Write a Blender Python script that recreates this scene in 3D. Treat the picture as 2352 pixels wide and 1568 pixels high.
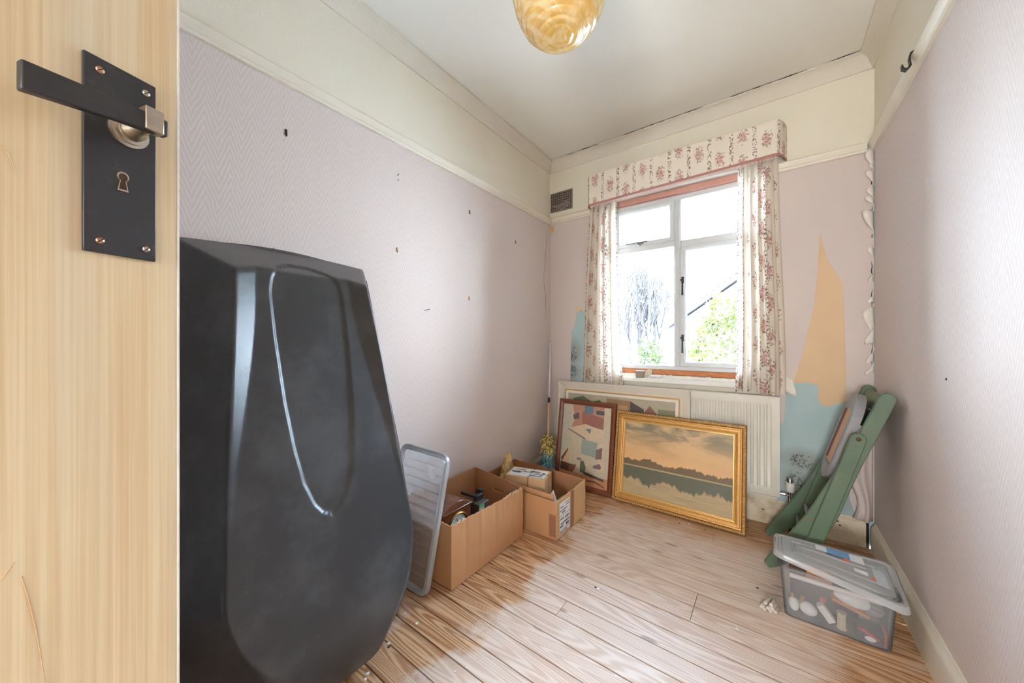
import bpy, bmesh, math, random
from mathutils import Vector, Matrix, noise as mnoise
random.seed(7)
scene = bpy.context.scene
for o in list(bpy.data.objects): bpy.data.objects.remove(o)
COL = scene.collection
PI = math.pi

# ------------------------------------------------------------------ camera
XL, XR, YW, YN, ZC = -1.549, .447, 2.647, -.62, 2.655      # room shell
cam = bpy.data.cameras.new('camera'); cam.sensor_width = 36; cam.lens = 800 / 2352 * 36; cam.clip_start = .02
camo = bpy.data.objects.new('camera', cam); COL.objects.link(camo)
camo.location = (0, 0, 478 / 430); camo.rotation_euler = (PI / 2, 0, math.atan(593 / 800))
scene.camera = camo
# ------------------------------------------------------------------ light, exposure
scene.view_settings.view_transform = 'Standard'; scene.view_settings.look = 'None'
scene.view_settings.exposure = 2.6; scene.view_settings.gamma = 1; scene.view_settings.use_curve_mapping = False
scene.display_settings.display_device = 'sRGB'
SKY = 9.5
FILL_W = 13  # strength of the fill lamp added behind the camera
w = bpy.data.worlds.new('sky'); scene.world = w; w.use_nodes = True
wn = w.node_tree; wn.nodes.clear()
wo = wn.nodes.new('ShaderNodeOutputWorld'); bg = wn.nodes.new('ShaderNodeBackground')
tc = wn.nodes.new('ShaderNodeTexCoord'); sp = wn.nodes.new('ShaderNodeSeparateXYZ'); rp = wn.nodes.new('ShaderNodeValToRGB')
wn.links.new(tc.outputs['Generated'], sp.inputs[0]); wn.links.new(sp.outputs['Z'], rp.inputs[0])
rp.color_ramp.elements[0].position = 0.0; rp.color_ramp.elements[0].color = (.82, .91, 1.0, 1)
rp.color_ramp.elements[1].position = .75; rp.color_ramp.elements[1].color = (.45, .69, 1.0, 1)
wn.links.new(rp.outputs[0], bg.inputs[0]); bg.inputs[1].default_value = SKY; wn.links.new(bg.outputs[0], wo.inputs[0])

# ------------------------------------------------------------------ helpers
def S(r, g, b):
    f = lambda c: ((c / 255 + .055) / 1.055) ** 2.4 if c / 255 > .04045 else c / 255 / 12.92
    return (f(r), f(g), f(b), 1)
class NT:
    """small node-tree helper"""
    def __init__(s, name):
        s.m = bpy.data.materials.new(name); s.m.use_nodes = True; s.t = s.m.node_tree
        s.b = s.t.nodes['Principled BSDF']; s.out = s.t.nodes['Material Output']
    def n(s, ty, props=None, **kw):
        nd = s.t.nodes.new('ShaderNode' + ty)
        for k, v in (props or {}).items(): setattr(nd, k, v)
        for k, v in kw.items():
            key = int(k[1:]) if k[0] == 'i' and k[1:].isdigit() else k.replace('_', ' ')
            s.set(nd.inputs[key], v)
        return nd
    def set(s, sock, v):
        if hasattr(v, 'is_output'): s.t.links.new(v, sock)
        else: sock.default_value = v
    def p(s, **kw):
        for k, v in kw.items(): s.set(s.b.inputs[k.replace('_', ' ')], v)
        return s
    def math(s, op, a, b=0, c=0, clamp=False):
        return s.n('Math', {'operation': op, 'use_clamp': clamp}, i0=a, i1=b, i2=c).outputs[0]
    def mix(s, f, a, b):
        nd = s.n('Mix', {'data_type': 'RGBA'}); s.set(nd.inputs[0], f); s.set(nd.inputs[6], a); s.set(nd.inputs[7], b)
        return nd.outputs[2]
    def noise(s, vec, scale, detail=3, rough=.5, dist=0):
        return s.n('TexNoise', None, Vector=vec, Scale=scale, Detail=detail, Roughness=rough, Distortion=dist).outputs[0]
    def pos(s): return s.n('NewGeometry').outputs['Position']
    def obj(s): return s.n('TexCoord').outputs['Object']
    def uv(s): return s.n('UVMap', {'uv_map': 'UVMap'}).outputs[0]
    def sep(s, v):
        nd = s.n('SeparateXYZ', None, i0=v); return nd.outputs
    def comb(s, x=0, y=0, z=0): return s.n('CombineXYZ', None, i0=x, i1=y, i2=z).outputs[0]
    def scale(s, v, xyz): return s.n('VectorMath', {'operation': 'MULTIPLY'}, i0=v, i1=xyz).outputs[0]
    def vadd(s, v, q): return s.n('VectorMath', {'operation': 'ADD'}, i0=v, i1=q).outputs[0]
    def ramp(s, f, pts):
        nd = s.n('ValToRGB', None, i0=f); r = nd.color_ramp
        while len(r.elements) < len(pts): r.elements.new(.5)
        for e, (q, c) in zip(r.elements, pts): e.position = q; e.color = c if len(c) == 4 else (*c, 1)
        return nd.outputs[0]
    def step(s, f, a, b):                      # smooth 0..1 between a and b
        nd = s.n('MapRange', {'interpolation_type': 'SMOOTHSTEP'}, i0=f, i1=a, i2=b); return nd.outputs[0]
    def bump(s, h, strength=.3, dist=.005):
        s.set(s.b.inputs['Normal'], s.n('Bump', None, Height=h, Strength=strength, Distance=dist).outputs[0]); return s
    def rnd(s): return s.n('ObjectInfo').outputs['Random']
MATS = {}
def flat(name, col, rough=.5, metal=0, var=.06, scale=30, bump=0, spec=.5):
    t = NT(name); nz = t.noise(t.pos(), scale, 4)
    d = tuple(max(0, c * (1 - var * 2)) for c in col[:3]) + (1,); l = tuple(min(1, c * (1 + var)) for c in col[:3]) + (1,)
    t.p(Base_Color=t.mix(nz, d, l), Roughness=rough, Metallic=metal); t.b.inputs['Specular IOR Level'].default_value = spec
    if bump: t.bump(nz, bump, .002)
    MATS[name] = t.m; return t.m

class MB:
    def __init__(s): s.v = []; s.f = []; s.mi = []; s.uv = {}
    def add(s, vs, fs, mi=0, uv=None):
        o = len(s.v); s.v += [tuple(v) for v in vs]
        for f in fs: s.f.append(tuple(i + o for i in f)); s.mi.append(mi)
        if uv:
            for i, q in enumerate(uv): s.uv[o + i] = q
        return s
    def box(s, x0, x1, y0, y1, z0, z1, mi=0, T=None):
        vs = [(x, y, z) for z in (z0, z1) for y in (y0, y1) for x in (x0, x1)]
        if T: vs = [T(*v) for v in vs]
        return s.add(vs, [(0, 2, 3, 1), (4, 5, 7, 6), (0, 1, 5, 4), (2, 6, 7, 3), (0, 4, 6, 2), (1, 3, 7, 5)], mi)
    def loft(s, rings, cap0=True, cap1=True, close=True, mi=0, uvs=None):
        n = len(rings[0]); vs = [p for r in rings for p in r]; fs = []
        for k in range(len(rings) - 1):
            for i in range(n if close else n - 1):
                j = (i + 1) % n; fs.append((k * n + i, k * n + j, (k + 1) * n + j, (k + 1) * n + i))
        if cap0: fs.append(tuple(range(n))[::-1])
        if cap1: fs.append(tuple((len(rings) - 1) * n + i for i in range(n)))
        return s.add(vs, fs, mi, uvs)
    def prism(s, poly, T, t0, t1, mi=0):       # poly of (a,b); T(a,b,c)->world; extruded over c
        return s.loft([[T(a, b, t0) for a, b in poly], [T(a, b, t1) for a, b in poly]], mi=mi)
    def tube(s, pts, r, n=8, caps=True, mi=0):
        pts = [Vector(p) for p in pts]; rs = r if isinstance(r, (list, tuple)) else [r] * len(pts); rings = []; up = None
        for i, p in enumerate(pts):
            d = (pts[min(i + 1, len(pts) - 1)] - pts[max(i - 1, 0)]).normalized()
            if up is None: up = Vector((0, 0, 1)) if abs(d.z) < .9 else Vector((1, 0, 0))
            a = d.cross(up)
            a = a.normalized() if a.length > 1e-6 else d.orthogonal().normalized()
            b = a.cross(d); up = b
            rings.append([p + (a * math.cos(2 * PI * k / n) + b * math.sin(2 * PI * k / n)) * rs[i] for k in range(n)])
        return s.loft(rings, caps, caps, mi=mi)
    def lathe(s, prof, c=(0, 0, 0), n=24, T=None, caps=True, mi=0):   # prof of (r, h) about the c axis
        T = T or (lambda a, b, h: (c[0] + a, c[1] + b, c[2] + h))
        return s.loft([[T(max(r, 1e-4) * math.cos(2 * PI * k / n), max(r, 1e-4) * math.sin(2 * PI * k / n), h) for k in range(n)] for r, h in prof], caps, caps, mi=mi)
    def grid(s, fn, nu, nv, mi=0, uvf=None):   # fn(u,v)->pt
        vs = [fn(i / nu, j / nv) for j in range(nv + 1) for i in range(nu + 1)]
        fs = [(j * (nu + 1) + i, j * (nu + 1) + i + 1, (j + 1) * (nu + 1) + i + 1, (j + 1) * (nu + 1) + i) for j in range(nv) for i in range(nu)]
        uv = [uvf(i / nu, j / nv) for j in range(nv + 1) for i in range(nu + 1)] if uvf else None
        return s.add(vs, fs, mi, uv)
    def ball(s, c, r, n=10, m=6, T=None, mi=0):
        rx, ry, rz = r if isinstance(r, (tuple, list)) else (r, r, r)
        T = T or (lambda x, y, z: (c[0] + x, c[1] + y, c[2] + z))
        rings = []
        for k in range(m + 1):
            a = -PI / 2 + PI * k / m; q = max(math.cos(a), .02)
            rings.append([T(rx * q * math.cos(2 * PI * i / n), ry * q * math.sin(2 * PI * i / n), rz * math.sin(a)) for i in range(n)])
        return s.loft(rings, mi=mi)
ORG = {}
def props(o, label=None, cat=None, group=None, kind=None):
    for k, v in (('label', label), ('category', cat), ('group', group), ('kind', kind)):
        if v: o[k] = v
    return o
def thing(name, loc, label, cat, group=None, kind=None):
    o = bpy.data.objects.new(name, None); o.empty_display_size = .05; COL.objects.link(o); o.location = loc
    ORG[o] = Vector(loc); return props(o, label, cat, group, kind)
def obj(name, mb, mats, parent=None, smooth=False, bevel=0, auto=None, label=None, cat=None, group=None, kind=None, seg=2, fix=True):
    me = bpy.data.meshes.new(name); V = [Vector(v) for v in mb.v]
    if parent is not None: org = ORG[parent]
    else:
        lo = [min(v[i] for v in V) for i in range(3)]; hi = [max(v[i] for v in V) for i in range(3)]
        org = Vector(((lo[0] + hi[0]) / 2, (lo[1] + hi[1]) / 2, lo[2]))
    me.from_pydata([v - org for v in V], [], mb.f)
    mats = mats if isinstance(mats, (list, tuple)) else [mats]
    for m in mats: me.materials.append(m)
    for p, i in zip(me.polygons, mb.mi): p.material_index = i; p.use_smooth = smooth
    if mb.uv:
        l = me.uv_layers.new(name='UVMap')
        for lp in me.loops: l.data[lp.index].uv = mb.uv.get(lp.vertex_index, (0, 0))
    if fix:
        bm = bmesh.new(); bm.from_mesh(me); bmesh.ops.recalc_face_normals(bm, faces=bm.faces); bm.to_mesh(me); bm.free()
    if smooth and auto is not None: me.set_sharp_from_angle(angle=math.radians(auto))
    o = bpy.data.objects.new(name, me); COL.objects.link(o)
    if parent is not None: o.parent = parent
    else: o.location = org
    ORG[o] = org
    if bevel:
        b = o.modifiers.new('bevel', 'BEVEL'); b.width = bevel; b.segments = seg; b.limit_method = 'ANGLE'; b.angle_limit = .6
        me.polygons.foreach_set('use_smooth', [True] * len(me.polygons)); me.set_sharp_from_angle(angle=math.radians(40))
    return props(o, label, cat, group, kind)
def share(src, parent, delta, name=None):       # a copy sharing mesh data, moved by delta
    c = src.copy(); COL.objects.link(c); c.parent = parent; c.location = Vector(src.location) + Vector(delta); ORG[c] = ORG.get(src, Vector()) ; return c
def rrect(x0, x1, y0, y1, r, n=5):
    P = []
    for cx, cy, a0 in ((x1 - r, y1 - r, 0), (x0 + r, y1 - r, PI / 2), (x0 + r, y0 + r, PI), (x1 - r, y0 + r, 1.5 * PI)):
        for k in range(n + 1):
            a = a0 + PI / 2 * k / n; P.append((cx + r * math.cos(a), cy + r * math.sin(a)))
    return P
def basis(o, a, b, c):
    o, a, b, c = map(Vector, (o, a, b, c)); return lambda x, y, z=0: o + a * x + b * y + c * z
lerp = lambda a, b, t: a + (b - a) * t
def interp(tab, x):
    if x <= tab[0][0]: return tab[0][1]
    for (x0, y0), (x1, y1) in zip(tab, tab[1:]):
        if x <= x1: return lerp(y0, y1, (x - x0) / (x1 - x0))
    return tab[-1][1]
sm = lambda t: (lambda q: q * q * (3 - 2 * q))(min(1, max(0, t)))

# ------------------------------------------------------------------ materials of the shell
def wallpaper_mat(name, axis, hi=(223, 210, 206)):
    t = NT(name); P = t.sep(t.pos()); h = P[0] if axis == 'x' else P[1]; z = P[2]
    wob = t.math('MULTIPLY', t.noise(t.pos(), 9, 2), .02)
    tri = t.math('PINGPONG', t.math('ADD', h, wob), .034)
    ph = t.math('ADD', z, t.math('MULTIPLY', tri, 2.9))
    line = t.math('SINE', t.math('MULTIPLY', ph, 2 * PI / .034))
    brk = t.noise(t.scale(t.pos(), (220, 220, 45)), 1, 2)
    f = t.step(t.math('ADD', t.math('MULTIPLY', line, .35), brk), .35, .85)
    soil = t.noise(t.pos(), 1.7, 3)
    base = t.mix(soil, S(213, 197, 190), S(218, 204, 198))
    t.p(Base_Color=t.mix(f, base, S(*hi)), Roughness=t.math('MULTIPLY_ADD', f, -.14, .72)); t.b.inputs['Specular IOR Level'].default_value = .26
    t.bump(f, .06, .002); return t.m
M_WPY = wallpaper_mat('wallpaper flame stitch side', 'y'); M_WPX = wallpaper_mat('wallpaper flame stitch end', 'x', (218, 204, 198))
t = NT('frieze cream lining'); v = t.n('TexVoronoi', {'feature': 'SMOOTH_F1'}, Vector=t.vadd(t.pos(), t.n('TexNoise', None, Vector=t.pos(), Scale=14.).outputs[1]), Scale=45.).outputs[0]
t.p(Base_Color=t.mix(t.noise(t.pos(), 2.5, 4), S(233, 223, 202), S(239, 231, 214)), Roughness=.75).bump(v, .25, .004); M_FRIEZE = t.m
t = NT('ceiling paint'); t.p(Base_Color=t.mix(t.noise(t.pos(), 1.6, 4), S(240, 235, 223), S(245, 241, 232)), Roughness=.8).bump(t.noise(t.pos(), 60, 3), .06, .003); M_CEIL = t.m
t = NT('old gloss trim paint'); n1 = t.noise(t.pos(), 6, 5)
t.p(Base_Color=t.mix(n1, S(226, 214, 194), S(238, 230, 214)), Roughness=.42).bump(t.noise(t.pos(), 40, 3), .12, .003); M_TRIM = t.m
t = NT('cornice patterned paint'); n1 = t.noise(t.pos(), 55, 4)
t.p(Base_Color=t.mix(t.noise(t.pos(), 5, 3), S(222, 212, 196), S(232, 224, 208)), Roughness=.7).bump(n1, .6, .006); M_CORN = t.m
t = NT('skirting paint'); n1 = t.noise(t.pos(), 14, 6)
t.p(Base_Color=t.mix(t.step(n1, .3, .62), S(188, 166, 138), S(222, 206, 180)), Roughness=.5).bump(n1, .1, .002); M_SKIRT = t.m
# blue distemper with mould
t = NT('blue distempered plaster'); P = t.sep(t.pos()); nz = t.noise(t.pos(), 75, 6, .75); big = t.noise(t.pos(), 5, 4)
def blob(cx, cz, rx, rz):
    dx = t.math('DIVIDE', t.math('SUBTRACT', P[0], cx), rx); dz = t.math('DIVIDE', t.math('SUBTRACT', P[2], cz), rz)
    return t.step(t.math('ADD', t.math('MULTIPLY', dx, dx), t.math('MULTIPLY', dz, dz)), 1.0, 0.0)
spots = [blob(.15, .41, .13, .10), blob(.12, .28, .10, .14), blob(-1.33, 1.02, .10, .16), blob(-1.36, .86, .14, .12), blob(.27, .22, .14, .10)]
m = spots[0]
for q in spots[1:]: m = t.math('MAXIMUM', m, q)
spk = t.step(t.math('MULTIPLY', m, t.math('MULTIPLY', nz, t.math('ADD', big, .55))), .50, .62)
c = t.mix(big, S(166, 190, 194), S(188, 206, 207))
c = t.mix(t.math('MULTIPLY', m, .5), c, S(146, 138, 126)); c = t.mix(t.math('MULTIPLY', spk, .8), c, S(74, 70, 68))
t.p(Base_Color=c, Roughness=.85).bump(nz, .15, .002); M_BLUE = t.m
M_ORANGE = flat('orange distemper', S(230, 197, 158), .8, var=.05, scale=6)
M_PLASTER = flat('old plaster', S(205, 190, 170), .9, var=.1, scale=9)
# floor boards
t = NT('stripped pine boards'); P = t.sep(t.pos()); r = t.rnd()
seed = t.comb(t.math('MULTIPLY', r, 37.), t.math('MULTIPLY', r, 11.), 0)
pv = t.vadd(t.pos(), seed)
warp = t.n('TexNoise', None, Vector=t.scale(pv, (1.3, 8, 1)), Scale=1.0, Detail=2.).outputs[0]
yy = t.math('ADD', t.math('MULTIPLY', t.sep(pv)[1], 1.0), t.math('MULTIPLY', warp, .085))
cont = t.n('TexNoise', None, Vector=t.scale(pv, (.85, 10.5, 1)), Scale=1.0, Detail=1.2, Roughness=.4).outputs[0]
rings = t.math('SINE', t.math('ADD', t.math('MULTIPLY', cont, 115.), t.math('MULTIPLY', yy, 60.)))
fine = t.noise(t.scale(pv, (6, 240, 1)), 1, 3, .6)
grain = t.math('ADD', t.math('MULTIPLY', rings, .28), fine)
vor = t.n('TexVoronoi', {'feature': 'F1'}, Vector=t.scale(pv, (3.1, 9.5, 0)), Scale=1.).outputs[0]
knot = t.step(vor, .14, .07)
wn1 = t.noise(t.pos(), 4.5, 5, .6)
edge = t.math('ADD', P[0], t.math('MULTIPLY', wn1, .35))
worn = t.math('MULTIPLY', t.step(edge, -.75, -.69), t.step(t.math('ADD', edge, t.math('MULTIPLY', P[1], -.10)), .25, .12))   # scrubbed field inside the unworn border
worn = t.math('MULTIPLY', worn, t.step(t.math('ADD', P[1], t.math('MULTIPLY', wn1, .3)), 2.55, 2.3))
dark_u, lite_u = S(160, 108, 66), S(216, 174, 132)
dark_w, lite_w = S(206, 178, 158), S(225, 206, 192)
gs = t.step(grain, .2, .85)
cu = t.mix(gs, dark_u, lite_u); cw = t.mix(gs, dark_w, lite_w)
col = t.mix(worn, cu, cw)
pale = t.step(t.noise(t.pos(), 9, 5, .65), .56, .74)
band = t.math('MULTIPLY', t.step(t.math('ABSOLUTE', t.math('SUBTRACT', edge, -.70)), .10, .0), t.math('MULTIPLY', pale, .75))
col = t.mix(band, col, S(226, 220, 212))
col = t.mix(t.math('MULTIPLY', t.step(r, .0, 1.), .18), col, S(205, 170, 140))
col = t.mix(t.math('MULTIPLY', t.step(t.noise(t.pos(), 7, 4), .52, .75), .35), col, S(222, 208, 196))
col = t.mix(t.math('MULTIPLY', knot, .55), col, S(120, 88, 66))
spec = t.step(t.noise(t.pos(), 85, 2), .74, .80)
col = t.mix(t.math('MULTIPLY', spec, .6), col, S(96, 76, 60))
t.p(Base_Color=col, Roughness=t.math('MULTIPLY_ADD', wn1, .2, .42)).bump(grain, .10, .002); M_BOARD = t.m
M_VOID = flat('dark gap under the boards', S(44, 32, 24), .9)
# ------------------------------------------------------------------ shell: floor
def struct(name, mb, m, label, **k): return obj(name, mb, m, label=label, cat=k.pop('cat', name.split('_')[0]), kind='structure', **k)
floor = struct('floor', MB().box(XL - .02, XR + .02, YN - .1, YW + .01, -.06, -.022), M_VOID, 'bare stripped pine floorboards running across the room')
PITCH, E0 = .0965, 1.147
k0 = math.floor((YN - E0) / PITCH); k1 = math.ceil((YW - .012 - E0) / PITCH)
joints = {4: -.257, 5: -.257, 11: -.257, 8: -.95, -2: .12, 1: -.7}
cache = {}
for k in range(k0, k1):
    y0 = E0 + k * PITCH; y1 = min(y0 + PITCH, YW + .005); xs = [XL + .004, XR - .004]
    if k in joints: xs.insert(1, joints[k])
    for a, b in zip(xs, xs[1:]):
        key = (round(b - a, 3), round(y1 - y0, 3)); g = .0021; dz = random.uniform(-.0012, 0)
        if key in cache:
            s0, A, Y = cache[key]; share(s0, floor, (a - A, y0 - Y, dz))
        else:
            mb = MB().box(a + .0008, b - .0008, y0 + g, y1 - g, -.021, 0)
            # own origin at the board so that every board carries its own grain seed
            cache[key] = (obj('floorboard', mb, M_BOARD, floor, bevel=.0012, seg=1), a, y0)
# ------------------------------------------------------------------ shell: ceiling + walls
WT = .12
ceil = struct('ceiling', MB().box(XL - WT, XR + WT, YN - .1, YW + .28, ZC, ZC + .08), M_CEIL, 'cream painted flat ceiling')
RZ0, RZ1 = 2.128, 2.181                    # picture rail
wl = struct('wall_left', MB().box(XL - WT, XL - .003, YN - .1, YW + .28, 0, ZC), M_PLASTER, 'long wall in pale pink flame-stitch wallpaper with nails and hooks', cat='wall')
wr = struct('wall_right', MB().box(XR + .003, XR + WT, YN - .1, YW + .28, 0, ZC), M_PLASTER, 'long wall in pale pink wallpaper with a picture rail hook, no nails', cat='wall')
for wall, x0, x1, sy in ((wl, XL - .003, XL, 1.092), (wr, XR, XR + .003, 1.629)):
    a = sy
    while a > YN: a -= .5225
    while a < YW:
        y0, y1 = max(a, YN), min(a + .5225, YW - (.004 if wall is wr else 0))
        if y1 - y0 > .01: obj('wallpaper_drop', MB().box(x0, x1, y0 + .0001, y1 - .0001, .1, RZ0 + .01), M_WPY, wall)
        a += .5225
    obj('frieze_lining', MB().box(x0, x1, YN, YW, RZ1 - .01, ZC), M_FRIEZE, wall)
obj('crack', MB().tube([(XL + .0002, y, z) for y, z in ((2.60, 2.07), (2.573, 1.86), (2.541, 1.63), (2.578, 1.47), (2.566, 1.30))], [.0006, .0012, .0009, .0016, .0006], 5), flat('hairline crack', S(96, 78, 66), .9), wl)
# window wall with opening
OX0, OX1, OZ0, OZ1 = -1.03, -.052, .845, 2.213
wb = MB()
wb.box(XL - WT, OX0, YW + .003, YW + .28, 0, ZC).box(OX1, XR + WT, YW + .003, YW + .28, 0, ZC)
wb.box(OX0, OX1, YW + .003, YW + .28, 0, OZ0 - .03).box(OX0, OX1, YW + .003, YW + .28, OZ1, ZC)
wback = struct('wall_back', wb, M_BLUE, 'window wall with torn wallpaper showing blue and orange plaster', cat='wall')
Tw = lambda a, b, c: (a, YW + c, b)
obj('frieze_lining', MB().prism([(XL, RZ1 - .01), (OX0, RZ1 - .01), (OX0, OZ1), (OX1, OZ1), (OX1, RZ1 - .01), (XR, RZ1 - .01), (XR, ZC), (XL, ZC)], Tw, 0, .003), M_FRIEZE, wback)
def ragged(pts, amp, step=.012, seed=3):
    rd = random.Random(seed); out = []
    for (a, b), (c, d) in zip(pts, pts[1:]):
        n = max(1, int(math.hypot(c - a, d - b) / step))
        for i in range(n):
            q = i / n; k = amp if 0 < i else 0
            out.append((lerp(a, c, q) + rd.uniform(-k, k), lerp(b, d, q) + rd.uniform(-k, k)))
    out.append(pts[-1]); return out
# right of the window: paper left standing, torn edge measured from the photo
tearR = [(.064, .62), (.075, .80), (.110, .875), (.125, .925), (.150, 1.03), (.201, 1.31), (.219, 1.51), (.228, 1.735), (.262, 1.57), (.322, 1.435), (.336, 1.0), (.338, .80), (.352, .6), (.366, .45), (.372, .36), (.352, .30), (.354, .235), (.378, .15)]
tr = ragged(tearR, .0016, .014)
paperR = [(OX1, .62)] + tr + [(XR - .002, .15), (XR - .002, RZ0 + .01), (OX1, RZ0 + .01)]
obj('wallpaper_drop', MB().prism(paperR, Tw, 0, .003), M_WPX, wback)
tearL = [(-1.355, .2), (-1.352, .80), (-1.345, 1.07), (-1.338, 1.17), (-1.345, 1.205), (-1.312, 1.225), (-1.298, 1.30), (-1.297, 1.36), (-1.292, 1.395), (-1.262, 1.40), (-1.235, 1.365), (-1.21, 1.335), (-1.17, 1.31), (-1.10, 1.22), (OX0, 1.15)]
tl = ragged(tearL, .0016, .014, 5)
obj('wallpaper_drop', MB().prism([(XL + .001, RZ0 + .01), (XL + .001, .2)] + tl + [(OX0, RZ0 + .01)], Tw, 0, .003), M_WPX, wback)
orange = ragged([(.075, .86), (.12, .868), (.16, .872), (.21, .868), (.224, .85), (.221, .79), (.23, .752), (.265, .745), (.29, .762), (.34, .778), (.40, .80)], .004, .01, 9)
obj('orange_paint_coat', MB().prism(orange + [(.40, 1.85), (.06, 1.85)], Tw, .0022, .0032), M_ORANGE, wback)
obj('orange_paint_coat', MB().prism(ragged([(-1.33, 1.37), (-1.29, 1.352), (-1.255, 1.375), (-1.22, 1.36)], .004, .01, 2) + [(-1.2, 1.43), (-1.33, 1.43)], Tw, .0022, .0032), M_ORANGE, wback)
obj('painted_apron', MB().prism([(OX0 - .12, .15), (OX1 + .085, .15), (OX1 + .085, .78), (OX1 + .06, .815), (OX0 - .12, .815)], Tw, -.001, .003), M_TRIM, wback)
M_CRACK0 = flat('gap in the corner', S(70, 52, 42), .95)
# torn curls down the right corner, and the loose flap behind the chair
rd = random.Random(4)
M_TORN = flat('paper torn backing', S(238, 230, 220), .8, var=.06)
for zc, hh, ww in ((2.09, .09, .045), (1.985, .06, .04), (1.92, .05, .035), (1.85, .05, .045), (1.74, .13, .06), (1.58, .05, .03), (1.45, .04, .028), (1.24, .11, .055), (1.13, .07, .045), (1.04, .08, .04), (.97, .05, .045), (2.03, .03, .025), (1.34, .05, .03)):
    mb = MB(); x = XR - .003; sg = rd.choice((1, -1)); k1, k2, k3 = rd.uniform(.5, 1), rd.uniform(.008, .028), rd.uniform(-.02, .02)
    mb.grid(lambda u, v: (x - ww * .8 * u * (1 - v * k1) - .006 * math.sin(v * 5) * u, YW - .003 - k2 * math.sin(u * 2.4) * (1 - .8 * v) - .003 * v, zc + sg * hh * (.5 - v) + k3 * u + .006 * math.sin(u * 5)), 6, 6)
    o = obj('torn_wallpaper_curl', mb, M_TORN, wback, smooth=True, label='curled scrap of torn wallpaper')
    m = o.modifiers.new('t', 'SOLIDIFY'); m.thickness = .001
rk = random.Random(17); zk = .92
while zk < 2.1:
    L = rk.uniform(.02, .11)
    if rk.random() < .6: obj('crack', MB().tube([(XR - .006 - rk.uniform(0, .006), YW - .004, zk + L * q) for q in (0, .3, .7, 1)], [.0005, .0022, .0016, .0005], 5), M_CRACK0, wback)
    zk += L
mb = MB().grid(lambda u, v: (lerp(.36 + .02 * math.sin(v * 9), .441, u), YW - .004 - .035 * math.sin(u * PI) * (1 - v * .5) - .012 * math.sin(u * 11 + v * 3) * math.sin(u * PI), lerp(.15, .62, v)), 14, 12)
o = obj('loose_wallpaper_flap', mb, M_WPX, wback, smooth=True, label='wallpaper hanging loose in folds'); o.modifiers.new('t', 'SOLIDIFY').thickness = .001
o = obj('loose_wallpaper_flap', MB().grid(lambda u, v: (lerp(.062, .125 - .02 * v, u), YW - .002 - .03 * sm(1 - v) * u, lerp(.80, .90, v) + .01 * math.sin(u * 6)), 6, 5), M_TORN, wback, smooth=True); o.modifiers.new('t', 'SOLIDIFY').thickness = .001
# near wall with the doorway the picture is taken through
DX0, DX1, DZ = -.352, .402, 2.0
wf = MB().box(XL - WT, DX0, YN - .1, YN, 0, ZC).box(DX1, XR + WT, YN - .1, YN, 0, ZC).box(DX0, DX1, YN - .1, YN, DZ, ZC)
struct('wall_front', wf, flat('near wall paper', S(216, 204, 200), .6), 'near wall with the doorway', cat='wall')
# picture rails, cornices, skirtings
railp = [(0, 0), (.012, .002), (.016, .012), (.013, .018), (.022, .030), (.026, .045), (.020, .053), (0, .053)]
def run(name, prof, z, side, a, b, m, label, cat, rag=0):
    T = {'L': lambda p, q, s: (XL + p, s, z + q), 'R': lambda p, q, s: (XR - p, s, z + q), 'B': lambda p, q, s: (s, YW - p, z + q), 'F': lambda p, q, s: (s, YN + p, z + q)}[side]
    n = max(1, int(abs(b - a) / .1)); rings = []
    for i in range(n + 1):
        j = rag * math.sin(i * 2.3) * .5
        rings.append([T(p + (j if p > .001 else 0), q, lerp(a, b, i / n)) for p, q in prof])
    return struct(name, MB().loft(rings), m, label, cat=cat, smooth=True, auto=35)
run('trim_1', railp, RZ0, 'L', YN, YW, M_TRIM, 'cream picture rail along the wall of nails', 'picture rail')
run('trim_2', railp, RZ0, 'R', YN, YW - .002, M_TRIM, 'cream picture rail carrying a metal hook', 'picture rail')
run('trim_3', railp, RZ0, 'B', XL + .026, OX0 - .0, M_TRIM, 'short picture rail under the air vent', 'picture rail')
run('trim_4', railp, RZ0, 'B', OX1, XR - .03, M_TRIM, 'short picture rail right of the window pelmet', 'picture rail')
corn = [(0, 0), (.006, 0), (.014, .012), (.030, .050), (.050, .066), (.062, .070), (.062, .082), (0, .082)]
for i, (sd, a, b, lb) in enumerate((('L', YN, YW, 'above the wall of nails'), ('R', YN, YW, 'above the wall with the rail hook'), ('B', XL, XR, 'above the window, cracked along the top'), ('F', XL, XR, 'above the doorway'))):
    run('trim_%d' % (5 + i), corn, ZC - .083, sd, a, b, M_CORN, 'patterned cream cornice ' + lb, 'cornice')
M_CRACK = flat('open crack', S(52, 40, 30), .95)
rc = random.Random(12)
crk = bpy.data.objects['trim_7']
x = -1.36
while x < .36:
    L = rc.uniform(.03, .16)
    if rc.random() < .72:
        pts = [(x + L * q, YW - .0635 - rc.uniform(0, .001), ZC - .0025 + rc.uniform(-.0015, 0)) for q in (0, .25, .5, .75, 1)]
        obj('crack', MB().tube(pts, [.0006, rc.uniform(.001, .0024), rc.uniform(.001, .003), rc.uniform(.001, .002), .0006], 5), M_CRACK, crk)
    x += L
skp = [(0, 0), (.018, 0), (.018, .118), (.014, .132), (.006, .142), (.004, .150), (0, .150)]
run('baseboard_left', skp, 0, 'L', YN, YW, M_SKIRT, 'tall painted skirting behind the cardboard boxes', 'skirting')
run('baseboard_right', skp, 0, 'R', YN, YW - .03, M_TRIM, 'cream skirting beside the plastic storage box', 'skirting')
bb = run('baseboard_back', skp, .004, 'B', XL + .02, XR - .034, M_SKIRT, 'scuffed skirting under the radiator with nail holes', 'skirting')
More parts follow.
